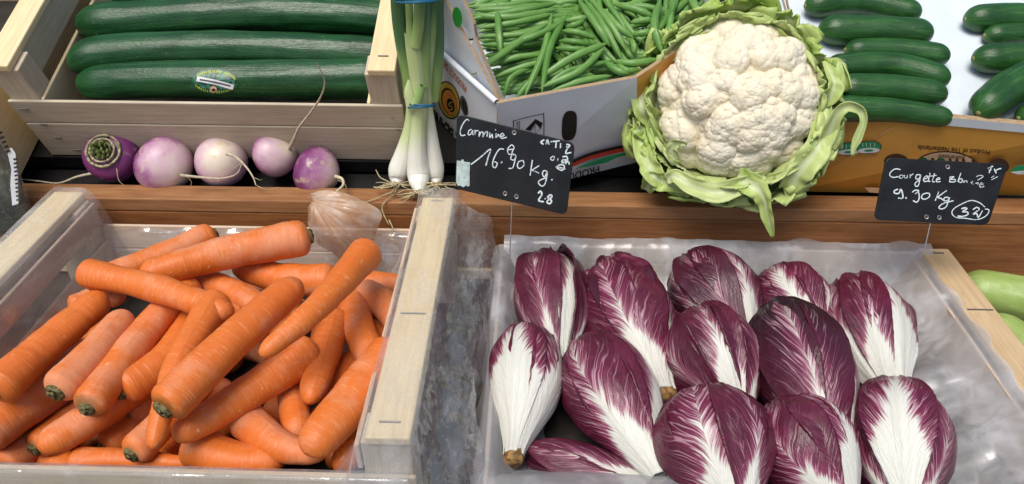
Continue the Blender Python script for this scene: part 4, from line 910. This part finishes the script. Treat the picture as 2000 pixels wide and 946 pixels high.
for rr, w, mt in ((.60,.0032,'stub_rim'),(.44,.0028,'stub_rim'),(.32,.0024,'stub')):
    a = np.linspace(0,2*PI,40); b1 = nrm(np.cross(ax,NU)); b2 = np.cross(ax,b1); off = math.sqrt(max(0,.86-rr*rr))-.80
    ring = C0-ax*R*(math.sqrt(max(.1,1-rr*rr))*.93) + R*rr*(np.cos(a)[:,None]*b1+np.sin(a)[:,None]*b2); ring = ring+(nz(ring*300,9)*.0014)[:,None]*ax
    V, Fc, uv = tube(ring, w*.55*(1+.5*nz(ring*420,3)), 8); link('crown_rim', V, Fc, M[mt], th)
for k in range(13):
    a = k*2.4; q = R*.27*math.sqrt(k/13.); p = C0-ax*R*.85+q*(math.cos(a)*b1+math.sin(a)*b2); d = -ax*.9+.5*(math.cos(a)*b1+math.sin(a)*b2)
    V, Fc, uv = tube(np.array([p+ax*.004, p+d*.003, p+d*.0065, p+d*.0075]), np.array([.0028,.0034,.0022,.0003]), 8, flat=(b1,.6)); link('leaf_stub', V, Fc, M['stub'], th)
turnip((320,322), 55, .011, (.85,.45), 'turnip with a purple shoulder and whitish side, its root pointing right, second from the left', [([(352,343),(385,346),(430,349),(462,340),(474,315)],8,1.6,(.030,.006)), ([(368,348),(374,356),(372,364)],1.4,.8,(.03,.02))], seed=2, pale=.0, av=.35)
turnip((433,316), 49, .010, (.35,-.15), 'pale lilac turnip with its root curling forward over the rail, middle of the row', [([(442,300),(462,308),(482,328),(494,346),(500,362)],8,1.8,(.034,.018)), ([(494,346),(508,352),(512,350)],1.4,.7,(.02,.016)), ([(500,362),(520,370),(545,366)],1.8,.8,(.016,.010)), ([(466,310),(468,322),(440,338),(425,356)],1.2,.7,(.036,.03))], seed=3, pale=.05, av=.9)
turnip((535,303), 45, .013, (.75,-.15), 'pale lilac turnip whose thin root rises up over the crate board, fourth from the left', [([(562,296),(576,268),(585,248),(605,222),(626,190),(634,158),(618,122)],9,1.6,(.02,.026))], seed=4, pale=.03, av=.3, wallroot=0)
turnip((616,334), 48, .008, (.8,.35), 'bright purple turnip with a short hooked root, rightmost of the row', [([(655,345),(668,350),(670,362),(655,377)],8,4.5,(.018,.022)), ([(660,352),(674,360),(676,370)],1.2,.7,(.02,.02))], seed=5, pale=-.12, av=.1)

# ============================================================ SPRING ONIONS
so = thing('spring_onion_bunch', U(818,360,.01), 'bunch of spring onions with white bulbs and stringy roots, tied with blue rubber bands', 'spring onions')
def onion_part(name, pts, rad, tone, parent, flat=.85, seg=18):
    P = [U(x,y,n) for x,y,n in pts]; k = len(P)*9; Q = cr(P, k); t = np.linspace(0,1,k); ti = np.linspace(0,1,len(P))
    r = np.interp(t, ti, rad); r = np.convolve(np.pad(r,3,mode='edge'), np.ones(7)/7, 'valid')*depth(Q[k//2])/FPX; r[0] = 1e-4 if rad[0] < 4 else r[0]
    V, Fc, uv = tube(Q, r, seg, flat=(toc(Q[k//2]), flat)); tn = np.interp(uv[:,1], ti, tone); tn = np.where(tn>.3, np.minimum(1,.3+(tn-.3)*1.08), tn)
    return link(name, V, Fc, M['onion'], parent, uv=uv, attrs={'tone': tn})
NN = lambda y: .020+.195*max(0,(345-y))/345.
def op_(pts, dn=0): return [(x,y,NN(y)+dn) for x,y in pts]
o1 = onion_part('onion', op_([(774,362),(776,350),(780,330),(790,295),(800,250),(806,205),(806,185)],-.004), [3,17,22,17,11,12,12], [0,.0,.03,.14,.24,.30,.36], so)
o3 = onion_part('onion', op_([(850,364),(851,350),(849,328),(844,290),(837,240),(832,205),(830,160),(834,90),(838,0),(838,-50)],-.001), [3,15,20,16,13,13,13,16,17,17], [0,.0,.02,.10,.20,.28,.4,.62,.8,.9], so)
o2 = onion_part('onion', op_([(818,378),(818,362),(817,338),(815,300),(817,250),(820,205),(815,150),(808,95),(802,60)],.008), [3,18,24,18,15,15,15,15,12], [0,.0,.03,.13,.22,.28,.34,.36,.44], so)
for nm, pts, rad, tone, dn in (('leaf',[(800,190),(794,140),(785,85),(780,30),(777,-50)],[12,12,13,15,16],[.42,.6,.8,.9,1],.0), ('leaf',[(846,196),(850,150),(853,90),(851,20),(849,-50)],[11,14,15,15,16],[.45,.62,.8,.9,1],-.004),
      ('leaf',[(812,90),(818,40),(822,-50)],[11,11,12],[.42,.7,.9],.012), ('leaf',[(803,75),(800,40),(797,-50)],[9,7,8],[.4,.55,.75],.010), ('leaf',[(812,205),(820,185),(826,168)],[10,8,6],[.40,.52,.66],.018), ('leaf',[(828,165),(826,100),(826,30),(828,-50)],[13,15,16,16],[.42,.62,.78,.9],.006),
      ('leaf',[(806,210),(800,180),(800,155)],[13,11,3],[.25,.27,.3],.012)):
    onion_part(nm, op_(pts,dn), rad, tone, so, .6)
def bandring(c, rx, parent):
    for k, (dy, tl) in enumerate(((0,2),(4,-3))):
        P = [(c[0]+rx*math.cos(a), c[1]+dy+tl*math.cos(a)*.6+3*math.sin(a), NN(c[1])+.004+.0175*math.sin(a)) for a in np.linspace(0,2*PI,28)]
        V, Fc, uv = tube(np.array([U(*q) for q in P]), .0011, 8); link('rubber_band', V, Fc, M['band'], parent)
bandring((822,203), 27, so); bandring((815,-2), 43, so)
rr = random.Random(3)
for k in range(92):
    bx_, by_ = rr.choice(((776,358),(818,374),(850,360),(818,374)))
    a = rr.uniform(.1,PI-.1) if rr.random()<.8 else rr.uniform(-.5,3.6); L = rr.uniform(14,48); n0 = .034
    pts = [(bx_+rr.uniform(-8,8), by_+rr.uniform(-3,4), n0)]
    for j in range(1,5):
        a += rr.uniform(-.7,.7); q = pts[-1]; ny_ = min(q[1]+L/4*math.sin(a)*.55, 398)
        pts.append((q[0]+L/4*math.cos(a)*1.15, ny_, max(.020, n0-.003*j+rr.uniform(-.003,.004))))
    V, Fc, uv = tube(cr([U(*q) for q in pts], 14), np.linspace(.0009,.0004,14), 5); link('root', V, Fc, M['root_fine'], so)
for pts in ([(780,366),(752,352),(742,346),(734,332)], [(775,372),(748,382),(730,390),(712,395)], [(770,380),(756,390),(746,405),(752,425),(760,440)], [(760,430),(768,450),(762,464),(770,470)]):
    V, Fc, uv = tube(cr([U(x,y,.022) for x,y in pts], 18), np.linspace(.0009,.0005,18), 5); link('root', V, Fc, M['root_fine'], so)

# ============================================================ CAULIFLOWER
cc = hit(1437, 196, (0,.745,0), np.array([0,1.0,0])); RC = 135*depth(cc)/FPX
caul = thing('cauliflower', cc-np.array([0,-.02,.115]), 'large white cauliflower in crisp pale green leaves, leaning between the two cardboard boxes', 'cauliflower')
zc = toc(cc); zc = nrm(zc+np.array([0,0,.12])); xc = nrm(np.cross(np.array([0,0,1.0]), zc)); yc = np.cross(zc, xc)
def CL(p): p = np.asarray(p,float); return cc+p[...,0:1]*xc+p[...,1:2]*yc+p[...,2:3]*zc
n_a, n_r = 520, 250
aa, rr_ = np.meshgrid(np.linspace(0,2*PI,n_a,endpoint=False), np.linspace(0,1,n_r)); th_ = rr_**.9*(PI*.60)
D = np.stack([np.sin(th_)*np.cos(aa), np.sin(th_)*np.sin(aa), np.cos(th_)], -1)
rad0 = RC*(1+.03*nz(D*2.2,4)); B = D*rad0[...,None]*np.array([1.0,.99,.72])
nrmD = D*np.array([1,1,1/.72]); nrmD /= np.linalg.norm(nrmD,axis=-1)[...,None]
P = B/RC
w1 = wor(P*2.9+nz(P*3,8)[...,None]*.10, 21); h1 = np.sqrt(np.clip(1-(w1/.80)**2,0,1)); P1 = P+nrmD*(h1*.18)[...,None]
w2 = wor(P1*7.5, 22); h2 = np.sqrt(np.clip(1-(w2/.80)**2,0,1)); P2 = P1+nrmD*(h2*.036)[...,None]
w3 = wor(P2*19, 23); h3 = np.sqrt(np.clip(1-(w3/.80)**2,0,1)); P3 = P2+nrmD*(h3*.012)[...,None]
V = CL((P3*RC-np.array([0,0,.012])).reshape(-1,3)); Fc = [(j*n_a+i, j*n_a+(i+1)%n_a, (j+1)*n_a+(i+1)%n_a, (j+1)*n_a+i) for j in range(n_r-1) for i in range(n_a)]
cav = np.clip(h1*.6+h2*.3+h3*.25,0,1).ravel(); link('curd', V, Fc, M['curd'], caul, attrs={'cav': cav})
def cleaf(phi, span, rb, rt, zb, zt, seed, pale, ruff=.010, curl=.02, tip=1.0):
    """leaf wrapping up beside the curd at angle phi (picture degrees, 0 = right, 90 = up)"""
    nu, nv = 60, 40
    def fn(u, v):
        s = u*2-1; w = (.55+.45*np.sin(np.clip(v*1.15,0,1)*PI*.6))*np.sqrt(np.clip(1-np.clip((v-.72)/.28,0,1)**2.6*.85,0,1))
        a = math.radians(phi)+s*math.radians(span)*w
        edge = np.abs(s)**3*v+v**4
        q = np.stack([s*3+seed, v*2.2, u*0+seed],-1)
        r = rb+(rt-rb)*np.sin(np.clip(v,0,1)*PI*.5)**.8 + ruff*edge*(nz(q*1.2,seed)*1.0+nz(q*3.0,seed+1)*.55+nz(q*8,seed+2)*.14) + curl*np.clip(v-.75,0,1)**2*8*(.6+.6*nz(np.stack([s*2,s*0+seed,s*0],-1),7)) - .006*(1-s**2)*0
        z = zb+(zt-zb)*v + ruff*.9*edge*(nz(q*1.5+5,seed)+.5*nz(q*3.5,seed+3)) - .02*np.abs(s)**2.5*v*.6
        r = r+.004*np.exp(-(s/.16)**2)*(1-v)
        return CL(np.stack([r*np.cos(a), r*np.sin(a), z],-1))
    V, Fc, uv = grid(nu, nv, fn); solid(link('leaf', V, Fc, M['cleaf'], caul, uv=uv, attrs={'pale': np.full(len(V), pale)}), .0011, 0)
LV = [(205,46,.070,.101,-.085,.018,1,.2), (168,40,.070,.105,-.085,.010,2,.1), (135,38,.07,.103,-.085,.012,3,.35), (100,36,.07,.100,-.08,.008,4,.1), (65,34,.07,.094,-.08,.006,5,.4), (35,34,.07,.092,-.08,.006,6,.2), (0,36,.07,.100,-.085,.006,7,.5), (-32,38,.07,.112,-.085,.012,8,.45), (-62,40,.07,.112,-.085,.016,9,.6), (-95,42,.07,.110,-.085,.018,10,.5), (-128,40,.07,.112,-.085,.014,11,.3), (-160,40,.07,.112,-.085,.012,12,.15),
      (190,50,.066,.088,-.06,.030,13,.5), (-118,46,.066,.092,-.06,.030,14,.9), (-70,44,.066,.092,-.06,.034,15,.8), (-25,40,.066,.089,-.06,.026,16,.8), (150,46,.066,.088,-.06,.024,17,.6), (110,40,.066,.086,-.06,.020,18,.5), (20,40,.066,.084,-.06,.020,19,.7), (70,40,.066,.084,-.06,.018,20,.6), (230,40,.068,.098,-.07,.026,21,.3)]
for k, L in enumerate(LV): cleaf(*L, ruff=.011 if k < 12 else .007, curl=.016 if k < 12 else .004)
def cribbon(pts, w, pale, cup=.22, twist=0.0, n=36, name='leaf'):
    """free leaf end: centre line in picture pixels + depth towards the viewer (m), widths in px"""
    P = np.array([hit(x, y, cc+zc*d, zc) for x,y,d in pts]); Q = cr(P, n); t = np.linspace(0,1,n); ww = np.interp(t, np.linspace(0,1,len(w)), w)*depth(Q[0])/FPX/2
    T = np.gradient(Q,axis=0); T /= np.linalg.norm(T,axis=1)[:,None]; S = np.cross(zc, T); S /= np.linalg.norm(S,axis=1)[:,None]+1e-9
    m = 13; V=[]; uv=[]
    for i in range(n):
        tw = twist*t[i]+.5*float(nz(np.array([[t[i]*3, len(pts)*1.7, w[0]*.13]]),4)[0]); N_ = np.cross(T[i], S[i]); s_ = S[i]*math.cos(tw)+N_*math.sin(tw); n_ = np.cross(T[i], s_)
        for j in range(m):
            q = j/(m-1)*2-1; rf = float(nz(np.array([[t[i]*9, q*1.5, w[0]*.1]]),6)[0])*.34*abs(q)
            V.append(Q[i]+s_*ww[i]*q*(1+.16*float(nz(np.array([[t[i]*11, q*.7, w[0]*.37]]),8)[0]))+n_*ww[i]*(cup*(q*q)-rf*1.7)); uv.append((j/(m-1), t[i]))
    Fc = [(i*m+j, i*m+j+1, (i+1)*m+j+1, (i+1)*m+j) for i in range(n-1) for j in range(m-1)]
    solid(link(name, V, Fc, M['cleaf'], caul, uv=uv, attrs={'pale': np.full(len(V), pale)}), .0007, 0)
cribbon([(1440,345,.025),(1470,362,.035),(1490,385,.034),(1500,425,.024),(1510,464,.012)], [40,46,40,26,20,6], .35, .5, .6)
cribbon([(1585,330,.0),(1612,280,.012),(1628,232,.026),(1652,208,.030),(1680,214,.030),(1687,240,.028),(1674,275,.022),(1666,306,.018)], [48,38,25,20,17,13,18,6], .75, .5, .9)
cribbon([(1598,200,.0),(1618,190,.014),(1629,168,.018),(1620,140,.014),(1608,120,.008)], [34,32,30,20,6], .5, .6, .5)
cribbon([(1280,235,.0),(1258,215,.018),(1252,180,.014),(1256,140,.004),(1262,122,.0)], [34,40,32,24,10], .45, .4, -.5)
cribbon([(1300,365,.01),(1282,345,.02),(1268,320,.02),(1256,285,.012),(1250,230,.004)], [20,36,40,40,26], .5, .5, -.3)
cribbon([(1262,372,.0),(1275,352,.014),(1300,356,.020),(1340,366,.018),(1362,372,.008)], [20,34,36,26,8], .3, .5, .8)
cribbon([(1302,352,.024),(1318,345,.030),(1350,362,.032),(1400,376,.028),(1460,356,.026),(1492,340,.02)], [18,26,34,40,34,16], .85, .5, .2)
cribbon([(1540,370,.004),(1560,335,.016),(1590,300,.020),(1606,255,.014),(1606,200,.004)], [36,52,54,46,24], .6, .5, .2)
cribbon([(1366,62,-.002),(1390,44,.006),(1418,36,.006),(1432,50,.002)], [18,22,22,10], .05, .8, 1.0)
cribbon([(1430,46,.0),(1470,54,.004),(1520,70,.004),(1552,92,.0)], [14,24,26,12], .5, .6, .3)
cribbon([(1300,120,.0),(1340,92,.006),(1380,74,.008),(1420,62,.004)], [18,26,24,12], .6, .5, .3)
cribbon([(1322,312,.034),(1312,292,.042),(1322,278,.046),(1342,282,.044)], [14,22,18,6], .9, .5, .6)

# ============================================================ RADICCHIO
def radicchio(base, tip, wpx, zb, zt, leaves, label, seed, dark=0.0, cut=True, lying=False):
    Bp = F(*base, zb); Tp = F(*tip, zt); a = nrm(Tp-Bp); L = np.linalg.norm(Tp-Bp); mid = (Bp+Tp)/2; n = toc(mid); n = nrm(n-a*(n@a)); s = np.cross(a, n); R = .915*wpx/2*depth(mid)/FPX
    t = thing('radicchio_head', mid-np.array([0,0,R*.9]), label, 'radicchio', 'radicchio heads in the lined crate')
    def profile(q):
        q = np.clip(q,0,1); lo = .20+.80*np.sin(np.clip(q/.60,0,1)*PI/2)**1.5; hi = np.clip(1-(np.clip(q-.60,0,1)/.40)**2.3,0,1)**.62
        return np.where(q<.60, lo, np.maximum(hi,.02))
    bend = .14*math.sin(seed*2.3); twl = .22*math.sin(seed*5.1+1)
    def axp(tt): return Bp+a*(tt*L)[...,None]+s*((np.sin(np.clip(tt,0,1)*PI)*bend+tt**3*bend*.8)*R)[...,None]
    # closed bud in the middle
    V, Fc, uv = grid(48, 40, lambda u,v: axp(.02+v*.95)+ (R*.90*profile(v*.985)*(1+.05*np.sin(u*2*PI*5+v*4+seed)+.05*nz(np.stack([np.cos(u*2*PI)*2,np.sin(u*2*PI)*2,v*4+seed],-1),5)))[...,None]*(np.cos(u*2*PI)[...,None]*n+np.sin(u*2*PI)[...,None]*s))
    link('heart', V, Fc, M['rad'], t, uv=uv, attrs={'ribw': np.full(len(V),.4), 'wtop': np.full(len(V),.42), 'dark': np.full(len(V),min(1,dark+.35))})
    base_l = [(180,75,.3,.5,.0,{}), (-110,60,.3,.55,.0,{}), (110,60,.3,.55,.0,{})]
    for k, (th0, span, ribw, wtop, dk, kw) in enumerate(base_l+leaves):
        lift = .0+.022*k if 'lift' not in kw else kw['lift']
        vtop = kw.get('top', .985); flare = kw.get('flare', .12)*1.5; tc = kw.get('tip', .10); sd = seed*7+k; v0 = kw.get('v0', 0.0)
        def fn(u, v):
            q = u*2-1; w = (.70+.30*np.sin(np.clip(v/.55,0,1)*PI/2))*np.sqrt(np.clip(1-np.clip((v-.60)/.40,0,1)**3.0*.80,0,1))
            jag = .03*nz(np.stack([v*16,q*0+sd,q*0],-1),3)+.025*nz(np.stack([v*42,q*0+sd,q*0],-1),4)
            ang = math.radians(th0)+q*math.radians(span)*(w+jag)+twl*(v-.4)+.10*math.sin(sd*1.7)*v
            tt = v0+v*(vtop-v0)
            wr = nz(np.stack([q*2.2+sd, v*2.4, q*0],-1),5)*.06*v + nz(np.stack([q*6+sd, v*5, q*0],-1),6)*.022*v + nz(np.stack([q*13+sd, v*9, q*0],-1),7)*.010*v + (nz(np.stack([q*4+sd, v*9, q*0],-1),10)*.11+nz(np.stack([q*9+sd, v*17, q*0],-1),11)*.05)*np.clip((v-.70)/.3,0,1)**1.5
            rip = .035*np.exp(-(q/.20)**2)*(1-v)+.003*np.sin(q*17)*(1-v)*np.clip(v*4,0,1)
            r = R*(profile(tt)*(1+lift)+lift*.5 + flare*np.abs(q)**5*np.clip(v*1.6,0,1)*(.5+.7*nz(np.stack([v*5,np.sign(q)*3+sd,q*0],-1),8)) + wr+rip + tc*np.clip((v-.82)/.18,0,1)**2*(.6+.9*nz(np.stack([q*3,q*0+sd,q*0],-1),9)))
            return axp(tt)+r[...,None]*(np.cos(ang)[...,None]*n+np.sin(ang)[...,None]*s)
        V, Fc, uv = grid(44, 52, fn); uv[:,1] = v0+uv[:,1]*(1-v0); solid(link('leaf', V, Fc, M['rad'], t, uv=uv, attrs={'ribw': np.full(len(V),ribw), 'wtop': np.full(len(V),wtop), 'dark': np.clip(dark+dk+kw.get('td',0)*np.clip((uv[:,1]-.45)/.4,0,1)+kw.get('tm',0)*np.clip((uv[:,1]-.80)/.08,0,1),0,1)}), .0016, 0)
    if cut:
        V, Fc, uv = tube(np.array([Bp+a*.006, Bp-a*.002, Bp-a*.006, Bp-a*.0065]), np.array([.30,.29,.25,.0])*R, 18); V = V+(nz(V*300,seed)*.001)[:,None]; link('cut_base', V, Fc, M['radcut'], t)
RAD = [
 ((1092,722),(1055,508),138,-.088,-.076,[(74,36,.16,.30,.3,{'tip':.5,'flare':.3,'lift':.22}),(-62,46,.30,.5,.1,{}),(40,32,1.2,.95,0,{}),(-14,34,.26,.50,.05,{'flare':.2})],'radicchio with one loose dark leaf on its right, back left corner of the crate',1,.05,False),
 ((1298,772),(1205,522),168,-.084,-.074,[(-70,50,.2,.4,.3,{}),(66,44,.55,.9,0,{}),(8,40,.1,.3,.5,{'tip':.35,'top':.99}),(-6,64,.46,.70,0,{'top':.86,'flare':.12,'tip':.10})],'radicchio with a brown cut base showing, crumpled dark tip, second of the back row',2,.02,True),
 ((1468,690),(1345,515),160,-.088,-.078,[(-60,46,.2,.4,.3,{}),(-30,44,.25,.66,.5,{}),(52,52,.42,.80,.25,{}),(4,34,.12,.34,.3,{})],'dark radicchio with a thin white rib, middle of the back row',3,.15,False),
 ((1622,690),(1506,538),140,-.088,-.078,[(-64,52,.3,.5,.15,{}),(70,44,.5,.7,.1,{}),(8,50,.62,1.18,0,{'flare':.12})],'radicchio with one broad white rib edged by red teeth, in the back row',4,.05,False),
 ((1756,800),(1668,555),158,-.082,-.072,[(-66,46,.7,.6,0,{}),(72,44,.6,.7,.1,{}),(-28,44,.8,.62,0,{}),(48,42,1.3,.95,0,{}),(8,28,.75,.66,0,{})],'pale radicchio with long white ribs in the right back corner',5,0,False),
 ((1003,892),(1026,645),142,-.082,-.072,[(-75,46,.5,.6,0,{}),(56,52,1.1,.95,0,{'flare':.05}),(-20,50,1.35,1.22,0,{'flare':.05})],'mostly white radicchio with a brown cut base at the left wall of the crate',6,0,True),
 ((1290,935),(1148,665),172,-.080,-.066,[(-78,40,.3,.5,.2,{}),(76,48,.75,1.0,0,{}),(-16,66,.42,.84,0,{'flare':.10,'tip':.06})],'radicchio with a long tapering white rib fanning into red, left of the crate middle',7,0,False),
 ((1452,825),(1368,620),176,-.076,-.064,[(-64,56,.08,.30,.12,{'flare':.15}),(70,52,.10,.34,.15,{'flare':.18}),(14,30,.75,.72,0,{'flare':.2,'tip':.2}),(-46,40,.06,.24,.05,{'flare':.3})],'deep red radicchio with only a short white heart, centre of the crate',8,.05,False),
 ((1640,935),(1512,608),178,-.074,-.058,[(-70,50,.2,.5,.2,{}),(72,52,.30,.50,.1,{'flare':.1}),(-34,56,.10,.40,.25,{'td':.6,'flare':.14,'tip':.2}),(10,58,.26,.66,.10,{'flare':.10,'tip':.14,'td':.85})],'darkest and longest radicchio, blackish shiny tip, right of the crate middle',9,.12,False),
 ((1310,962),(1028,880),92,-.096,-.092,[(-80,60,.2,.4,.4,{}),(70,60,.5,.8,0,{}),(20,58,.55,.80,0,{'flare':.05})],'radicchio lying on its side in front, its tip to the left under the film',10,.10,False),
 ((1450,1030),(1358,775),212,-.070,-.056,[(-80,46,.2,.4,.15,{}),(76,46,.45,.7,0,{}),(-8,70,.36,.72,0,{'flare':.08,'tip':.12}),(48,40,.28,.55,.05,{})],'broad radicchio in front with white veins climbing up its red face',11,0,False),
 ((1660,1010),(1512,795),186,-.072,-.060,[(-76,46,.2,.4,.15,{}),(66,54,.75,.80,0,{}),(-24,62,.36,.52,0,{'flare':.08})],'radicchio in the front row with a red left face and white right side',12,0,False),
 ((1772,1020),(1764,768),186,-.072,-.062,[(0,44,.7,.9,0,{}),(-62,50,.12,.45,.12,{'flare':.12}),(62,50,.12,.45,.12,{'flare':.12}),(0,36,1.0,1.12,0,{'flare':.04,'lift':.24})],'radicchio in the right front with a broad white leaf between two dark red ones',13,0,False),
]
for r in RAD: radicchio(*r)

# ============================================================ GARLIC SKIN
ap = (610,392); bd = cr([(606,376),(650,372),(700,388),(744,414),(738,446),(727,474),(704,498),(676,512),(646,492),(618,474),(602,440),(602,405)], 60)
V=[]; uv=[]; m=24
for i,(x,y) in enumerate(bd):
    for j in range(m):
        v = j/(m-1); v2 = .03+.97*v; px = ap[0]+(x-ap[0])*v2; py = ap[1]+(y-ap[1])*v2; k = i/59
        Y = .668-.030*math.sin(PI*k)**.8*math.sin(PI*min(1,v*.75+.1)) + .010*(1-k) + (.004*float(nz(np.array([[k*9,v*2.5,1.]]),3)[0]) + .003*float(nz(np.array([[k*24,v*1.5,3.]]),4)[0]))*v
        V.append(W(px,py,Y)); uv.append((k,v))
Fc = [(i*m+j, i*m+j+1, (i+1)*m+j+1, (i+1)*m+j) for i in range(59) for j in range(m-1)]
gs = link('garlic_skin', V, Fc, M['skin'], None, uv=uv); tag(gs, 'loose papery garlic or onion skin lying on a carrot at the back of the heap', 'papery skin')

# ============================================================ PLASTIC
def crumple(V, Fc, amp, fs=(12,30,70), seed=0, sh=(.62,.30,.10), an=(1,1,1)):
    N = vnormals(V, Fc); d = 0
    for f, k, i in zip(fs, sh, range(9)):
        q = V*np.array(an)*f+seed*5.1; q = q+.35*np.stack([nz(q*.7,seed+20+i),nz(q*.7+9,seed+21+i),nz(q*.7+17,seed+22+i)],-1)
        d = d+k*(1-2*np.abs(nz(q,seed+i))*1.6)*.6+k*.9*(wor(q*.8,seed+i)-.5)
    return V+N*(d*amp)[:,None]
def sheet(parts):
    Vs=[]; Fs=[]; UVs=[]; n=0
    for V, Fc, uv in parts: Vs.append(V); Fs += [tuple(a+n for a in f) for f in Fc]; UVs.append(uv); n += len(V)
    return np.vstack(Vs), Fs, np.vstack(UVs)
def drape(sec, axis, lo, hi, nu, nv, amp, seed, edge=.020, jit=0, **ck):
    """profile (a, z, amplitude weight) swept along an axis"""
    S = np.array(sec, float); C_ = cr(S, nv)
    def fn(u, v):
        k = np.clip((v*(nv-1)).round().astype(int),0,nv-1); a, z = C_[k,0], C_[k,1]; b = lo+(hi-lo)*u
        w = np.clip(1-np.minimum(v,1-v)*8,0,1); b = b; z = z+edge*w*nz(np.stack([u*7,v*0+seed,u*0],-1),2)*.5; a = a+edge*w*nz(np.stack([u*9,v*0+seed,u*0+4],-1),3)
        return np.stack([a,b,z],-1) if axis=='y' else np.stack([b,a,z],-1)
    V, Fc, uv = grid(nu, nv, fn)
    if jit:
        A = V.reshape(nv,nu,3); J = rs.uniform(-.45,.45,(nv,nu,2))
        du = np.gradient(A,axis=1); dv = np.gradient(A,axis=0); V = (A+du*J[...,:1]+dv*J[...,1:]).reshape(-1,3)
        k = np.arange(len(Fc)); Fq = np.asarray(Fc); V = V
    am = C_[np.clip((uv[:,1]*(nv-1)).round().astype(int),0,nv-1),2]*amp
    return crumple(V, Fc, am, seed=seed, **ck), Fc, uv
xr0, xr1 = -.120, -.0855; xl0, xl1 = -.535, -.500
film = [drape([(-.160,-.080,1),(-.152,-.06,1),(-.138,-.04,1.0),(-.130,-.014,.7),(-.1225,.002,.15),(-.103,.0035,.10),(-.083,.002,.2),(-.072,-.014,1),(-.060,-.022,1.7),(-.046,-.034,1.7),(-.041,-.062,1.6),(-.044,-.11,1.4)],'y',.30,.712,88,64,.0085,1,.03,fs=(10,26,75),sh=(.5,.33,.17),an=(1,.6,1),jit=1),
        drape([(-.47,-.10,1),(-.480,-.06,.6),(-.488,-.02,.3),(-.4985,.002,.2),(-.518,.0035,.2),(-.538,.002,.3),(-.552,-.03,1),(-.556,-.08,1)],'y',.32,.70,80,60,.003,2),
        drape([(.655,-.11,1),(.672,-.085,.8),(.684,-.066,.7),(.690,-.054,.6),(.6935,-.046,.5)],'x',-.49,-.125,150,44,.0040,3,.024),
        drape([(.395,-.10,1),(.378,-.075,1),(.366,-.046,.4),(.359,-.041,.15),(.352,-.043,.3),(.348,-.07,1),(.346,-.12,1)],'x',-.52,-.09,120,50,.0028,4)]
V, Fc, uv = sheet(film); tag(link('plastic_liner', V, Fc, M['film'], None, uv=uv, smooth=False), 'clear crinkled plastic film draped over the ends of the carrot crate', 'plastic liner')
SOFT = dict(fs=(9,19,48), sh=(.66,.28,.06))
mk = [drape([(.618,-.122,.3),(.655,-.112,.6),(.680,-.095,.8),(.692,-.076,.7),(.700,-.064,.5),(.709,-.060,.4),(.714,-.066,.4)],'x',-.03,.46,190,60,.0100,5,.020,an=(1.5,.5,.7),**SOFT),
      drape([(.360,-.124,.3),(.385,-.112,1),(.405,-.094,1.5),(.424,-.080,1.3),(.436,-.068,.8),(.444,-.0635,.4),(.449,-.0625,.2)],'y',.34,.705,170,80,.0150,6,.012,an=(.5,1.3,.6),**SOFT),
      drape([(.02,-.123,.3),(-.005,-.108,.8),(-.018,-.085,.7),(-.026,-.070,.3),(-.034,-.066,.3),(-.040,-.070,.4),(-.044,-.10,.8)],'y',.33,.70,110,50,.0060,7,.010,**SOFT),
      drape([(.450,-.124,.2),(.425,-.110,.5),(.402,-.088,.7),(.385,-.070,.6),(.360,-.060,.4),(.335,-.060,.3)],'x',-.03,.16,70,44,.0060,8,.012,**SOFT)]
V, Fc, uv = sheet(mk); tag(link('plastic_liner', V, Fc, M['film_milky'], None, uv=uv), 'milky plastic liner folded around the radicchio heads', 'plastic liner')

# ============================================================ BAG AT THE LEFT EDGE
bgc = W(-34, 350, .70); bag = thing('produce_bag', bgc-np.array([0,0,.09]), 'clear bag of greenish produce with a striped white label at the left edge', 'bag')
u_, v_ = np.meshgrid(np.linspace(0,2*PI,60), np.linspace(0,PI,40))
V = bgc+np.stack([.040*np.sin(v_)**.6*np.cos(u_), .026*np.sin(v_)**.7*np.sin(u_), .075*-np.cos(v_)],-1).reshape(-1,3); Fc = [(j*60+i, j*60+i+1, (j+1)*60+i+1, (j+1)*60+i) for j in range(39) for i in range(59)]
link('contents', bgc+(crumple(V,Fc,.003,seed=31)-bgc)*.93, Fc, M['bag_green'], bag); link('bag_film', crumple(V,Fc,.003,seed=32), Fc, M['bagfilm'], bag)
lpts = [(14,296),(22,288),(30,300),(35,345),(36,398),(24,402),(20,360),(22,330)]
bp = Plane(W(20,340,.685), (.55,-.8,.3))
bp.poly(lpts, 'label', M['ink_white'], bag, 0, .0006)
mb = MB()
for k in range(11): bp.stroke(mb, [(26+k*.6,312+k*8),(34+k*.15,310+k*8)], 3.4, .0012, n=3)
for k in range(5): bp.stroke(mb, [(-4+k*4,262+k*9),(4+k*4,258+k*9)], 4, .0012, n=3)
mb.obj('label_bars', M['ink_black'], bag)
